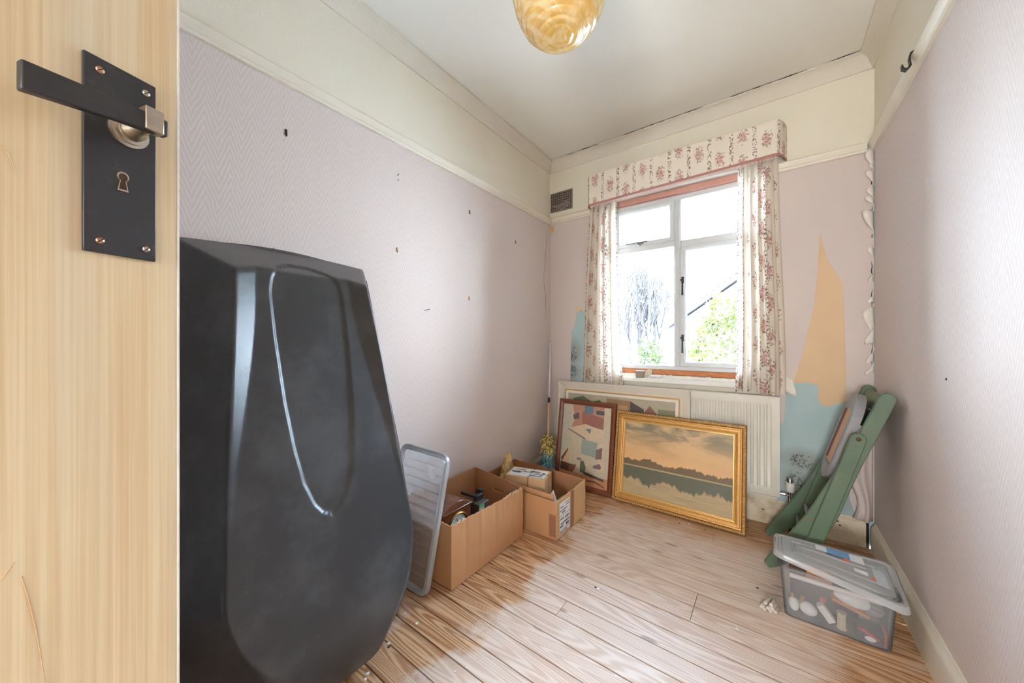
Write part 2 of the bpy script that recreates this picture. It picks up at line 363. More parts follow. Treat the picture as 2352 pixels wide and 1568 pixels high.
for (x, z) in ((.165 - .2, .085), (.30, .115), (.31, .095)):
    obj('nail_hole', MB().ball((x, YW - .018, z), (.006, .0008, .004), 8, 4), M_CRACK, bb)
obj('shadow_gap', MB().box(XR - .034, XR - .022, YW - .012, YW - .004, .004, .15), M_CRACK, bb, label='dark open gap at the corner')

# ------------------------------------------------------------------ landing beyond the doorway with an unseen lamp added as fill
M_LAND = flat('landing paint', S(226, 216, 200), .8, var=.03)
LY = -2.5
struct('wall_landing', MB().box(XL, XR + .9, LY - .1, LY, 0, ZC).box(XL - .1, XL, LY, YN - .1, 0, ZC).box(XR + .9, XR + 1.0, LY, YN - .1, 0, ZC).box(XR + WT, XR + 1.0, YN - .1, YN - .05, 0, ZC), M_LAND, 'landing walls beyond the doorway', cat='wall')
struct('floor_landing', MB().box(XL - .1, XR + 1, LY - .1, YN - .1, -.06, 0), flat('landing carpet', S(170, 150, 128), .95), 'landing floor beyond the doorway', cat='floor')
struct('ceiling_landing', MB().box(XL - .1, XR + 1, LY - .1, YN - .1, ZC, ZC + .08), M_CEIL, 'landing ceiling beyond the doorway', cat='ceiling')
t = NT('added fill glow'); t.p(Base_Color=(1, 1, 1, 1), Emission_Color=(.90, .96, 1, 1), Emission_Strength=FILL_W); M_GLOW = t.m
M_BRASS = flat('aged brass', S(176, 142, 84), .35, 1, .12)
LP = (.05, -1.80, 1.12)
lamp = thing('added_fill_lamp', (LP[0], LP[1], 0), 'glowing globe on a stand, added behind the camera as unseen fill light', 'lamp')  # made-up lamp, added out of view to brighten the room
obj('fill_globe', MB().ball(LP, .27, 28, 16), M_GLOW, lamp, smooth=True)
obj('stem', MB().tube([(LP[0], LP[1], .02), (LP[0], LP[1], LP[2] - .26)], .012, 8), M_BRASS, lamp)
obj('foot', MB().lathe([(.16, .0005), (.16, .012), (.02, .03)], (LP[0], LP[1], 0), 24), M_BRASS, lamp, smooth=True, auto=40)

# ------------------------------------------------------------------ window
M_WFRAME = flat('aluminium window paint', S(214, 214, 214), .42, var=.05, scale=12)
M_REVEAL = flat('reveal paint', S(236, 230, 220), .6, var=.03)
t = NT('window glass'); tr_ = t.n('BsdfTransparent', None, Color=(.96, .98, .98, 1)).outputs[0]; gl = t.n('BsdfGlossy', None, Roughness=.02).outputs[0]
fr = t.n('Fresnel', None, IOR=1.45).outputs[0]; mx = t.n('MixShader', None, i0=fr, i1=tr_, i2=gl); t.t.links.new(mx.outputs[0], t.out.inputs[0]); M_GLASS = t.m
M_DARKMET = flat('blackened metal', S(66, 64, 62), .4, .8)
M_GREYMET = flat('grey casting', S(150, 150, 150), .4, .7)
win = thing('window_1', (-.54, 2.75, .9), 'white framed window with two small panes over two tall panes', 'window', kind='structure')
FZ0, FZ1, FY0, FY1 = .905, 2.165, 2.722, 2.775
def bar(name, x0, x1, z0, z1, y0=FY0, y1=FY1, m=M_WFRAME, b=.003): return obj(name, MB().box(x0, x1, y0, y1, z0, z1), m, win, bevel=b)
bar('jamb', OX0, OX0 + .04, FZ0, FZ1); bar('jamb', OX1 - .04, OX1, FZ0, FZ1)
bar('head_bar', OX0 + .04, OX1 - .04, FZ1 - .036, FZ1); bar('sill_bar', OX0 + .04, OX1 - .04, FZ0, FZ0 + .030)
mu = bar('mullion', -.558, -.512, FZ0 + .03, FZ1 - .036, FY0 - .004)
obj('moulding', MB().box(-.548, -.540, FY0 - .010, FY0 - .004, FZ0 + .03, FZ1 - .036).box(-.530, -.522, FY0 - .010, FY0 - .004, FZ0 + .03, FZ1 - .036), M_WFRAME, mu, bevel=.002)
bar('transom', OX0 + .04, -.558, 1.80, 1.845); bar('transom', -.512, OX1 - .04, 1.785, 1.835)
def sash(x0, x1, z0, z1, wd, y0, y1):
    T = lambda a, b, c: (a, c, b)
    R = lambda d, c: [T(a, b, c) for a, b in ((x0 + d, z0 + d), (x1 - d, z0 + d), (x1 - d, z1 - d), (x0 + d, z1 - d))]
    obj('sash', MB().loft([R(0, y1), R(0, y0 + .004), R(.004, y0), R(wd - .010, y0), R(wd, y0 + .010), R(wd, y1), R(0, y1)], False, False), M_WFRAME, win)
sash(OX0 + .04, -.556, 1.84, FZ1 - .034, .032, FY0 - .014, FY1 - .012)      # opening fanlight
sash(-.514, OX1 - .04, FZ0 + .028, 1.79, .034, FY0 - .014, FY1 - .012)      # opening casement
for x0, x1, z0, z1 in ((OX0 + .06, -.575, 1.86, 2.11), (-.515, OX1 - .04, 1.835, 2.13), (OX0 + .04, -.555, FZ0 + .03, 1.80), (-.49, OX1 - .06, FZ0 + .05, 1.765)):
    obj('pane', MB().box(x0, x1, 2.748, 2.752, z0, z1), M_GLASS, win, label='clear glass pane')
for zc in (1.535, 1.125):
    h = obj('casement_handle', MB().box(-.507, -.489, FY0 - .022, FY0 - .014, zc - .012, zc + .035).box(-.512, -.486, FY0 - .034, FY0 - .020, zc + .006, zc + .018), M_DARKMET, win, bevel=.002)
    obj('lever', MB().loft([[(-.498 - a, FY0 - .030, zc), (-.498 + a, FY0 - .030, zc), (-.498 + a, FY0 - .022, zc), (-.498 - a, FY0 - .022, zc)] for a, zc in ((.007, zc - .095), (.005, zc - .01))]), M_DARKMET, h)
obj('casement_stay', MB().box(-.90, -.74, FY0 - .028, FY0 - .020, 1.858, 1.868).box(-.81, -.77, FY0 - .034, FY0 - .014, 1.848, 1.862).tube([(-.79, FY0 - .03, 1.862), (-.79, FY0 - .03, 1.832)], .004), M_GREYMET, win, bevel=.001)
M_PINKW = flat('pink primed timber', S(206, 150, 134), .6, var=.08, scale=16)
t = NT('bare orange timber'); t.p(Base_Color=t.mix(t.noise(t.scale(t.pos(), (20, 60, 120)), 1, 4), S(150, 78, 44), S(226, 152, 100)), Roughness=.7); M_ORW = t.m
bar('timber_lining', OX0, OX1, FZ1, OZ1 - .003, 2.70, FY1, M_PINKW)
obj('timber_bead', MB().box(OX0, OX1, 2.694, 2.702, FZ1 + .001, FZ1 + .008), M_PINKW, win)
bar('timber_cill', OX0, OX1, .866, FZ0, 2.716, FY1, M_ORW, .008)
obj('filler_strip', MB().prism(ragged([(OX0, .866), (OX1, .866)], .004, .012, 8) + [(OX1, .843), (OX0, .843)], lambda a, b, c: (a, c, b), 2.705, FY1), M_REVEAL, win)
for nm, (x0, x1, z0, z1) in dict(a=(OX0 - .002, OX0 + .004, OZ0, OZ1), b=(OX1 - .004, OX1 + .002, OZ0, OZ1), c=(OX0, OX1, OZ1 - .003, OZ1 + .003)).items():
    obj('reveal', MB().box(x0, x1, YW - .001, YW + .275, z0, z1), M_REVEAL, win)
obj('window_sill', MB().box(OX0 - .03, OX1 + .03, 2.604, YW - .0005, .816, .845).box(OX0, OX1, YW - .001, FY1, .816, .845), M_REVEAL, win, bevel=.006)
# outer sill
obj('outer_sill', MB().box(OX0, OX1, FY1, YW + .33, .80, .86), M_REVEAL, win)
M_NEARBLK = flat('dark vent void and black marks', S(30, 27, 25), .95)
M_VENT = flat('dusty vent metal', S(150, 136, 124), .75, .2, .25, 60)
vent = thing('air_vent', (-1.44, YW, 2.228), 'dusty square-holed air vent grille by the window corner', 'vent')
obj('void_plate', MB().box(-1.538, -1.334, YW - .002, YW - .0003, 2.230, 2.390), M_NEARBLK, vent)  # near-black sheet paints the dark of the hollow behind the grille
mb = MB(); ncx, ncz = 11, 8
for i in range(ncx + 1):
    xx = lerp(-1.536, -1.336, i / ncx); mb.box(xx - .0038, xx + .0038, YW - .006, YW - .002, 2.232, 2.388)
for i in range(ncz + 1):
    zz = lerp(2.235, 2.385, i / ncz); mb.box(-1.538, -1.334, YW - .0062, YW - .002, zz - .0034, zz + .0034)
obj('grille', mb, M_VENT, vent)
obj('frame', MB().box(-1.540, -1.332, YW - .007, YW - .002, 2.384, 2.394).box(-1.334, -1.330, YW - .007, YW - .002, 2.228, 2.392).box(-1.540, -1.334, YW - .007, YW - .002, 2.228, 2.233), M_VENT, vent)
t = NT('cobweb dust'); t.p(Base_Color=S(160, 148, 136), Roughness=.95); M_COB = t.m
rv = random.Random(3); mb = MB()
for i in range(16):
    a = (rv.uniform(-1.53, -1.40), rv.uniform(2.24, 2.29)); b = (rv.uniform(-1.42, -1.34), rv.uniform(2.25, 2.32)); m_ = ((a[0] + b[0]) / 2, min(a[1], b[1]) - rv.uniform(0, .012))
    mb.tube([(q[0], YW - .008, q[1]) for q in (a, m_, b)], .0012, 4)
obj('cobweb', mb, M_COB, vent, kind='stuff')
obj('corner_patch', MB().prism(ragged([(XL + .002, 2.118), (XL + .034, 2.115), (XL + .038, 2.075), (XL + .018, 2.055), (XL + .002, 2.065)], .003, .01, 6), Tw, -.006, -.0005), flat('yellowed filler', S(226, 186, 128), .8), wback, label='yellowed lump of filler')

# ------------------------------------------------------------------ door
dd = Vector((-.301, .954, 0)).normalized(); dn = Vector((dd.y, -dd.x, 0)); dp = Vector((-.5716, .0766, 0))
Td = basis(dp, dd, (0, 0, 1), dn)              # (along, height, out of the face)
t = NT('scumbled door paint'); ob = t.obj(); px_ = t.sep(ob)
al = t.math('ADD', t.math('MULTIPLY', px_[0], -.301), t.math('MULTIPLY', px_[1], .954))
g1 = t.noise(t.comb(t.math('MULTIPLY', al, 170.), 0, t.math('MULTIPLY', px_[2], 1.6)), 1, 4, .6)
g2 = t.noise(t.comb(t.math('MULTIPLY', al, 22.), 0, t.math('MULTIPLY', px_[2], .7)), 1, 2)
c = t.mix(t.step(g1, .3, .7), S(196, 170, 132), S(215, 198, 166)); c = t.mix(t.math('MULTIPLY', t.step(g2, .35, .7), .55), c, S(200, 192, 172))
t.p(Base_Color=c, Roughness=.40).bump(g1, .05, .001); M_DOOR = t.m
door = struct('door_1', MB().prism([(-.716, .008), (.0238, .008), (.0238, 1.985), (-.716, 1.985)], Td, -.036, 0), M_DOOR, 'open pale wood-grained door with a black lever handle', bevel=.0015, cat='door')
obj('edge_lipping', MB().box(.0219, .0241, .008, 1.985, .0, .0005, T=Td), flat('chipped white edge', S(226, 226, 220), .5, var=.12, scale=90), door)
for dp_ in [[(-0.1029, 1.283), (-0.0988, 1.278), (-0.0946, 1.262)], [(-0.0958, 0.915), (-0.0993, 0.908), (-0.1029, 0.902)], [(-0.0918, 0.899), (-0.087, 0.869), (-0.0825, 0.834), (-0.0785, 0.791)]]:
    obj('drip_stain', MB().tube([Td(a, z, .0001) for a, z in dp_], [.0005] * (len(dp_) - 1) + [.0003], 5), flat('brown drip', S(188, 158, 122), .5), door)
M_BAKE = flat('black bakelite', S(44, 44, 46), .42, 0, .25, 70)
t = NT('black plate'); nz = t.noise(t.pos(), 60, 5, .7); t.p(Base_Color=t.mix(t.step(nz, .55, .8), S(40, 41, 45), S(66, 66, 70)), Roughness=t.math('MULTIPLY_ADD', nz, .25, .25)); M_PLATE = t.m
M_NICKEL = flat('worn nickel', S(188, 178, 164), .3, 1, .15, 90)
M_COPPER = flat('coppery screw', S(190, 150, 122), .35, 1, .1)
kc = (-.0278, 1.283)                           # keyhole cut through the plate
key = [(kc[0] + .0036 * math.cos(a), kc[1] + .0045 + .0042 * math.sin(a)) for a in [math.radians(q) for q in range(-60, 241, 25)]] + [(kc[0] - .0032, kc[1] - .0085), (kc[0] + .0032, kc[1] - .0085)]
plate = obj('lock_plate', MB().prism([(-.056, 1.203), (0, 1.203), (0, 1.4035), (-.056, 1.4035)], Td, .0003, .0045), M_PLATE, door, bevel=.0008, label='black rectangular lock plate')
big = [(kc[0] + (a - kc[0]) * 1.35, kc[1] + (b - kc[1]) * 1.2) for a, b in key]
obj('keyhole_surround', MB().loft([[Td(a, b, .0045) for a, b in big], [Td(a, b, .0058) for a, b in big], [Td(a, b, .0058) for a, b in key], [Td(a, b, .0047) for a, b in key]], False, False), M_NICKEL, plate)
obj('keyhole', MB().prism(key, Td, .0046, .0049), flat('keyhole dark', S(70, 48, 30), .8), plate)
for a, z, mm in ((-.0445, 1.391, M_COPPER), (-.0085, 1.391, M_NICKEL), (-.0445, 1.2155, M_COPPER), (-.0085, 1.2155, M_NICKEL)):
    s_ = obj('screw', MB().lathe([(.0035, .0045), (.0035, .0052), (.0022, .0062), (0, .0064)], T=lambda p, q, h: Td(a + p, z + q, h), n=14), mm, plate, smooth=True)
    obj('slot', MB().box(-.0032, .0032, -.0004, .0004, .0058, .0066, T=lambda p, q, h: Td(a + p * .7 - q * .7, z + p * .7 + q * .7, h)), M_NEARBLK, s_)
la, lz = -.0235, 1.3425
lever = obj('lever_handle', MB().loft([[Td(a, lz + zz + v, .0475 + o_) for v, o_ in ((-hh, -.0045), (hh, -.0045), (hh, .0045), (-hh, .0045))] for a, zz, hh in ((-.1075, -.0125, .0125), (-.085, -.010, .0115), (-.05, -.006, .0100), (-.012, -.0035, .0085))]), M_BAKE, door, bevel=.0015, label='tapered black lever handle')
obj('rose', MB().lathe([(.0165, .0045), (.0165, .0075), (.0135, .0080), (.0135, .0110), (.0105, .0116), (.0105, .018), (.0075, .022), (.0070, .044), (0, .044)], T=lambda p, q, h: Td(la + p, lz - .004 + q, h), n=28), M_NICKEL, lever, smooth=True, auto=40, label='stepped round nickel rose')
obj('clip', MB().box(-.0315, -.0165, lz - .013, lz + .0105, .0415, .0545, T=Td), M_NICKEL, lever, bevel=.001, label='worn nickel clip round the lever')
run('trim_9', [(0, 0), (.018, 0), (.018, .06), (0, .06)], DZ, 'F', DX0 - .06, DX1 + .04, M_TRIM, 'door head architrave', 'architrave')

# ------------------------------------------------------------------ ceiling lamp
t = NT('marbled yellow glass'); nz = t.noise(t.pos(), 11, 4, .6, 2.5)
t.p(Base_Color=t.mix(t.step(nz, .35, .65), S(226, 182, 98), S(242, 214, 160)), Roughness=.12); t.b.inputs['Subsurface Weight'].default_value = .25; t.b.inputs['Subsurface Radius'].default_value = (.04, .03, .012); t.b.inputs['Coat Weight'].default_value = .6; M_SHADE = t.m
LC = (-.55, 1.0)
cl = thing('ceiling_lamp', (LC[0], LC[1], 2.08), 'ribbed marbled yellow glass bowl lamp hanging from the ceiling', 'lamp')
base = [(0, 2.098), (.03, 2.099), (.06, 2.105), (.09, 2.121), (.115, 2.148), (.135, 2.185), (.148, 2.225), (.153, 2.275), (.148, 2.325), (.130, 2.372), (.10, 2.405), (.065, 2.425), (.052, 2.44)]
prof = []
NR = 150
for i in range(NR + 1):
    q = i / NR * (len(base) - 1); k = min(int(q), len(base) - 2); f = q - k
    r_, z_ = lerp(base[k][0], base[k + 1][0], f), lerp(base[k][1], base[k + 1][1], f)
    rib = .0040 * abs(math.sin(q * PI * 1.35)) ** .7 * sm(r_ / .03)
    prof.append((r_ + rib, z_ - (.5 * rib if z_ < 2.15 else 0)))
obj('glass_shade', MB().lathe(prof, (LC[0], LC[1], 0), 56, caps=False), M_SHADE, cl, smooth=True)
obj('gallery', MB().lathe([(.056, 2.435), (.060, 2.44), (.060, 2.465), (.03, 2.48), (.010, 2.49)], (*LC, 0), 32), M_BRASS, cl, smooth=True, auto=40)
obj('rod', MB().lathe([(.006, 2.48), (.006, 2.63)], (*LC, 0), 12), M_BRASS, cl, smooth=True)
obj('ceiling_rose', MB().lathe([(.02, 2.615), (.045, 2.63), (.05, 2.6545)], (*LC, 0), 28), M_BRASS, cl, smooth=True, auto=40)

# ------------------------------------------------------------------ nails and hooks in the walls
M_RUST = flat('rusty iron', S(104, 70, 44), .6, .6, .2)
M_BRHOOK = flat('dull brass hook', S(150, 116, 62), .45, .9, .15)
def pic_hook(y, z, m, lb, s=1):
    r_ = thing('wall_hook', (XL, y, z), lb, 'hook', 'hooks and nails in the papered wall')
    obj('hook_plate', MB().box(XL, XL + .0015, y - .004 * s, y + .004 * s, z - .008 * s, z + .012 * s).tube([(XL + .001, y, z - .008 * s), (XL + .006, y, z - .013 * s), (XL + .010, y, z - .008 * s), (XL + .010, y, z - .003 * s)], .0015, 6), m, r_)
    obj('nail', MB().tube([(XL - .004, y, z + .004), (XL + .008, y, z + .010)], .0012, 6), M_RUST, r_)
pic_hook(.578, 1.942, M_DARKMET, 'black picture hook high on the wall, highest above the roof box', 1.2)
pic_hook(1.631, 1.940, M_DARKMET, 'dark picture hook in line with a brass hook far below it')
pic_hook(2.134, 1.863, M_BRHOOK, 'small brass picture hook, the one nearest the window corner')
pic_hook(1.090, 1.584, M_BRHOOK, 'brass picture hook below the stained double nail')
pic_hook(1.626, 1.387, M_BRHOOK, 'low brass picture hook to the window side of the bare nail')
def nail(y, z, L, lb, dz=.006, dy=0):
    obj('wall_nail', MB().tube([(XL - .005, y, z), (XL + L, y + dy, z + dz)], .0016, 7).ball((XL + L, y + dy, z + dz), .0028, 7, 4), M_RUST, label=lb, cat='nail', group='hooks and nails in the papered wall')
nail(1.267, 1.284, .03, 'long bare nail sticking out sideways with no hook', .006, .012)
nail(.530, 1.462, .014, 'nail just above the top edge of the black roof box')
nail(1.095, 1.968, .010, 'upper rusty nail of the stained pair high on the wall')
nail(1.095, 1.948, .008, 'lower rusty nail of the stained pair high on the wall', -.004)
obj('wall_nail', MB().ball((XR - .001, 1.699, .993), (.002, .004, .004), 8, 5), M_DARKMET, label='single dark nail head on the plain papered wall', cat='nail')
rh = thing('picture_rail_hook', (XR - .02, 1.924, RZ1), 'dark metal picture rail hook clipped over the rail', 'hook')
Tr = lambda a, b, c: (XR - a, 1.924 + c, RZ1 + b)
obj('hook_strap', MB().prism([(-.0, .014), (.008, .016), (.030, .002), (.034, -.018), (.030, -.040), (.038, -.052), (.046, -.046), (.048, -.034), (.052, -.034), (.051, -.050), (.039, -.060), (.026, -.046), (.029, -.018), (.026, .001), (.008, .010), (0, .008)], Tr, -.008, .008), M_DARKMET, rh)

# ------------------------------------------------------------------ curtains and pelmet
def floral(name, transl):
    t = NT(name); uv = t.uv(); U = t.sep(uv); u, v_ = U[0], U[1]; uvn = t.comb(u, v_, 0)
    wob = t.n('TexNoise', None, Vector=uvn, Scale=60., Detail=2.).outputs[1]
    pu = t.vadd(uvn, t.scale(wob, (.012, .012, 0)))
    leaf = t.step(t.n('TexVoronoi', {'feature': 'F1'}, Vector=t.scale(pu, (95, 62, 0)), Scale=1.).outputs[0], .42, .30)
    leaf2 = t.step(t.noise(t.scale(pu, (90, 70, 0)), 1, 2), .54, .60)
    cell = .118
    fu = t.math('ABSOLUTE', t.math('SUBTRACT', t.math('FRACT', t.math('DIVIDE', u, cell)), .5))     # .5 at the band, 0 between
    garland = t.math('MULTIPLY', t.step(fu, .39, .43), t.math('MAXIMUM', leaf, leaf2))
    row = t.math('FLOOR', t.math('DIVIDE', u, cell))
    fv = t.math('SUBTRACT', t.math('FRACT', t.math('ADD', t.math('DIVIDE', v_, .19), t.math('MULTIPLY', row, .37))), .5)
    du = t.math('SUBTRACT', t.math('FRACT', t.math('DIVIDE', u, cell)), .5)
    d2 = t.math('ADD', t.math('MULTIPLY', t.math('MULTIPLY', du, du), 12.), t.math('MULTIPLY', t.math('MULTIPLY', fv, fv), 7.))
    d2 = t.math('ADD', d2, t.math('MULTIPLY', t.math('SUBTRACT', t.noise(uvn, 55, 3), .5), 1.4))
    bouq = t.step(d2, .85, .55); core = t.step(d2, .30, .18)
    col = t.mix(t.noise(uvn, 7, 3), S(228, 214, 196), S(240, 231, 216))
    col = t.mix(t.math('MULTIPLY', t.math('MULTIPLY', bouq, t.math('MAXIMUM', leaf, leaf2)), .85), col, S(150, 116, 106))
    col = t.mix(t.math('MULTIPLY', core, .8), col, S(212, 168, 160)); col = t.mix(t.math('MULTIPLY', t.math('MULTIPLY', core, leaf2), .8), col, S(170, 110, 108))
    col = t.mix(t.math('MULTIPLY', garland, .85), col, S(124, 84, 82))
    t.p(Base_Color=col, Roughness=.85)
    if transl:
        tb = t.n('BsdfTranslucent', None, Color=col).outputs[0]; mx = t.n('MixShader', None, i0=.34, i1=t.b.outputs[0], i2=tb); t.t.links.new(mx.outputs[0], t.out.inputs[0])
    return t.m
M_CURT = floral('floral curtain cotton', True); M_PELM = floral('floral pelmet fabric', False)
M_LINING = flat('curtain lining', S(238, 226, 202), .9)
def curtain(x0t, x1t, x0b, x1b, zb, zt, folds, seed, label, cloth_w, lean):
    r_ = thing('curtain', ((x0b + x1b) / 2, 2.56, zb), label, 'curtain', 'floral curtains at the window')
    rd = random.Random(seed); ph = [rd.uniform(0, 6.28) for _ in range(4)]
    def fn(u, v):
        tt = 1 - v; x = lerp(lerp(x0b, x1b, u), lerp(x0t, x1t, u), v)
        a = lerp(.024, .012, v) * (1 + .35 * math.sin(u * 9 + ph[0]))
        y = 2.569 - a * (lambda q: math.copysign(abs(q) ** .7, q))(math.cos(u * 2 * PI * folds + ph[1] + .5 * math.sin(v * 2.5 + ph[2])))
        x += .008 * math.sin(u * 2 * PI * folds * 2 + ph[1]) + .010 * math.sin(v * 4 + ph[3]) * tt
        return (x, y, lerp(zb, zt, v) + .008 * math.sin(u * 7 + ph[2]) * tt)
    obj('cloth', MB().grid(fn, 130, 46, uvf=lambda u, v: (u * cloth_w, lerp(zb, zt, v))), M_CURT, r_, smooth=True, fix=False)
    mb = MB().grid(lambda u, v: tuple(Vector(fn(lerp(.0, .16, u) if lean > 0 else lerp(.84, 1, u), lerp(.004, .05, v))) + Vector((0, .006, 0))), 20, 3)
    obj('lining_hem', mb, M_LINING, r_, smooth=True)
curtain(-1.118, -.925, -1.200, -.880, .795, 2.30, 4.4, 1, 'floral curtain hanging beside the air vent side of the window', .62, -1)
curtain(-.155, .030, -.176, .062, .800, 2.30, 5.2, 2, 'floral curtain hanging above the exposed end of the radiator', .70, 1)
pel = thing('pelmet', (-.55, YW - .06, 2.15), 'floral fabric pelmet with pink braid edge across the window top', 'pelmet')
def pelpath(off=0):
    yf = 2.525 + off; P = [(-1.150 + off, YW - .001), (-1.148 + off, 2.56), (-1.139 + off, yf + .012), (-1.125, yf)]
    P += [(lerp(-1.12, .02, i / 12), yf) for i in range(13)]
    P += [(.034 - off, yf + .004), (.046 - off, yf + .016), (.060 - off, 2.575), (.080 - off, YW - .001)]; return P
def pelz(x, top): return (2.394 if top else lerp(2.163, 2.190, (x + 1.139) / 1.19))
po, pi_ = pelpath(0), pelpath(.010)
mb = MB(); L = 0; us = []
for i, p in enumerate(po):
    if i: L += math.dist(p, po[i - 1])
    us.append(L)
NV = 8
vs = [(x, y - (.004 if 0 < j < NV else 0), lerp(pelz(x, 0), pelz(x, 1) + .004 * math.sin(x * 11), j / NV)) for j in range(NV + 1) for x, y in po]
mb.add(vs, [(j * len(po) + i, j * len(po) + i + 1, (j + 1) * len(po) + i + 1, (j + 1) * len(po) + i) for j in range(NV) for i in range(len(po) - 1)], 0, [(us[i], .03 + .19 * 2 * (j / NV) * .62) for j in range(NV + 1) for i in range(len(po))])
mb.add([(x, y, pelz(x, 0)) for x, y in pi_] + [(x, y, 2.392) for x, y in pi_], [(i + 1, i, len(pi_) + i, len(pi_) + i + 1) for i in range(len(pi_) - 1)])
obj('valance', mb, M_PELM, pel, smooth=True, auto=50, fix=False)
obj('top_board', MB().prism([(x, y) for x, y in pelpath(.004)], lambda a, b, c: (a, b, c), 2.380, 2.390), flat('pelmet board', S(150, 120, 90), .8), pel)
M_BRAID = flat('pink braid', S(196, 138, 130), .8, var=.1, scale=200, bump=.3)
mb = MB(); br = [Vector((x, y - .003, pelz(x, 0) + .002)) for x, y in po]
mb.loft([[p + Vector((0, -.002, -.007)), p + Vector((0, -.004, 0)), p + Vector((0, -.002, .007)), p + Vector((0, .004, .006)), p + Vector((0, .004, -.006))] for p in br])
obj('braid', mb, M_BRAID, pel, smooth=True, label='pink braid along the bottom edge')
mb = MB(); x = -1.12
while x < .03:
    z = pelz(x, 0); mb.box(x, x + .0035, 2.523, 2.526, z - .022, z - .004); x += .0065
obj('fringe', mb, flat('pale fringe', S(232, 206, 196), .9), pel, kind='stuff')

# ------------------------------------------------------------------ radiator with valve
M_RAD = flat('radiator enamel', S(222, 216, 204), .38, var=.04, scale=10)
rad = thing('radiator', (-.47, 2.60, .19), 'cream panel radiator with vertical flutes under the window', 'radiator')
RX0, RX1, RZb, RZt = -1.02, .046, .192, .788
rings = []
pitch = .0333; nfl = int((RX1 - RX0 - .06) / pitch); xs = []
prof = [(RX0, 0)]
x = RX0 + .035
for i in range(nfl):
    prof += [(x, 0), (x + .006, .007), (x + .0205, .007), (x + .0265, 0)]; x += pitch
prof += [(RX1, 0)]
zz = [(RZb, 1, 0), (RZb + .004, -2, 0), (RZb + .030, -2, 0), (RZb + .05, -2, 0), (RZb + .065, -2, 1), (RZt - .065, -2, 1), (RZt - .05, -2, 0), (RZt - .006, -2, 0), (RZt, 1, 0)]
mb = MB(); rr = []
for z, e, k in zz: rr.append([(x, 2.578 + d * k + (.006 if e == 1 else 0), z) for x, d in prof])
n = len(prof); mb.add([p for r in rr for p in r], [(k * n + i, k * n + i + 1, (k + 1) * n + i + 1, (k + 1) * n + i) for k in range(len(rr) - 1) for i in range(n - 1)])
obj('front_panel', mb, M_RAD, rad, smooth=True, auto=30)
obj('back_panel', MB().box(RX0, RX1, 2.587, 2.600, RZb, RZt).box(RX0, RX1, 2.579, 2.598, RZt - .003, RZt).box(RX1 - .003, RX1, 2.579, 2.6, RZb, RZt).box(RX0, RX0 + .003, 2.579, 2.6, RZb, RZt), M_RAD, rad, bevel=.002)
for x in (-.8, -.15):
    for z in (.30, .62): obj('wall_bracket', MB().box(x - .02, x + .02, 2.60, YW - .0015, z, z + .04), M_RAD, rad)
M_CHROME = flat('chrome', S(212, 212, 212), .12, 1, .04)
M_WPLAS = flat('white plastic', S(232, 226, 216), .4, var=.03)
VX, VY = .093, 2.59
valve = obj('valve_body', MB().tube([(RX1 - .003, VY, .218), (RX1 + .02, VY, .218)], .006, 12).lathe([(.010, .0), (.010, .012)], T=lambda a, b, h: (RX1 + .012 + h, VY + a, .218 + b), n=8).lathe([(.011, .165), (.0125, .175), (.0125, .19), (.010, .195), (.010, .225), (.0135, .228), (.0135, .24)], (VX, VY, 0), 16).tube([(RX1 + .02, VY, .218), (VX, VY, .212)], .006, 12), M_CHROME, rad, smooth=True, auto=40)
obj('valve_head', MB().lathe([(.016, .238), (.0205, .244), (.0215, .285), (.0215, .292)], (VX, VY, 0), 24), M_WPLAS, rad, smooth=True, auto=40)
obj('valve_cap', MB().lathe([(.0150, .285), (.0150, .312), (.011, .318), (0, .319)], (VX, VY, 0), 20), M_CHROME, rad, smooth=True, auto=40)
obj('pipe', MB().tube([(VX, VY, .0005), (VX, VY, .166)], .0075, 12), flat('stained pipe', S(80, 62, 50), .6, .3), rad, smooth=True)

# ------------------------------------------------------------------ things on the sill
SZ = .8452
mbk = thing('small_tub', (-.775, 2.64, SZ), 'small grey tub with a wooden side standing on the window sill', 'tub')
obj('body', MB().loft([[(-.775 + a * .026, 2.642 + b * .02, SZ) for a, b in ((-1, -1), (1, -1), (1, 1), (-1, 1))], [(-.775 + a * .030, 2.642 + b * .023, SZ + .048) for a, b in ((-1, -1), (1, -1), (1, 1), (-1, 1))]]), flat('grey card', S(150, 138, 122), .7), mbk, bevel=.003)
obj('lip', MB().box(-.806, -.744, 2.618, 2.667, SZ + .046, SZ + .051), flat('pale lip', S(206, 196, 190), .6), mbk, bevel=.002)
obj('card_scrap', MB().prism([(0, 0), (.012, 0), (.03, .02), (.045, .026), (.048, .058), (.02, .062), (.004, .05)], lambda a, b, c: (-.742 + a, 2.65 + c + a * .2, SZ + b), 0, .003), flat('blotched card', S(230, 212, 190), .8, var=.3, scale=120), label='blotched scrap of card propped beside the grey tub on the sill', cat='card')
mb = MB(); rs = random.Random(2)
for i in range(9): mb.ball((-.70 + i * .009 + rs.uniform(-.004, .004), 2.638 + rs.uniform(-.012, .012), SZ + .012 + rs.uniform(-.002, .006)), (.013, .011, .0105), 7, 5)
obj('tissue', mb, flat('crumpled white tissue', S(236, 232, 228), .8, var=.12, scale=150, bump=.6), smooth=True, label='crumpled white tissue lying on the window sill', cat='tissue')

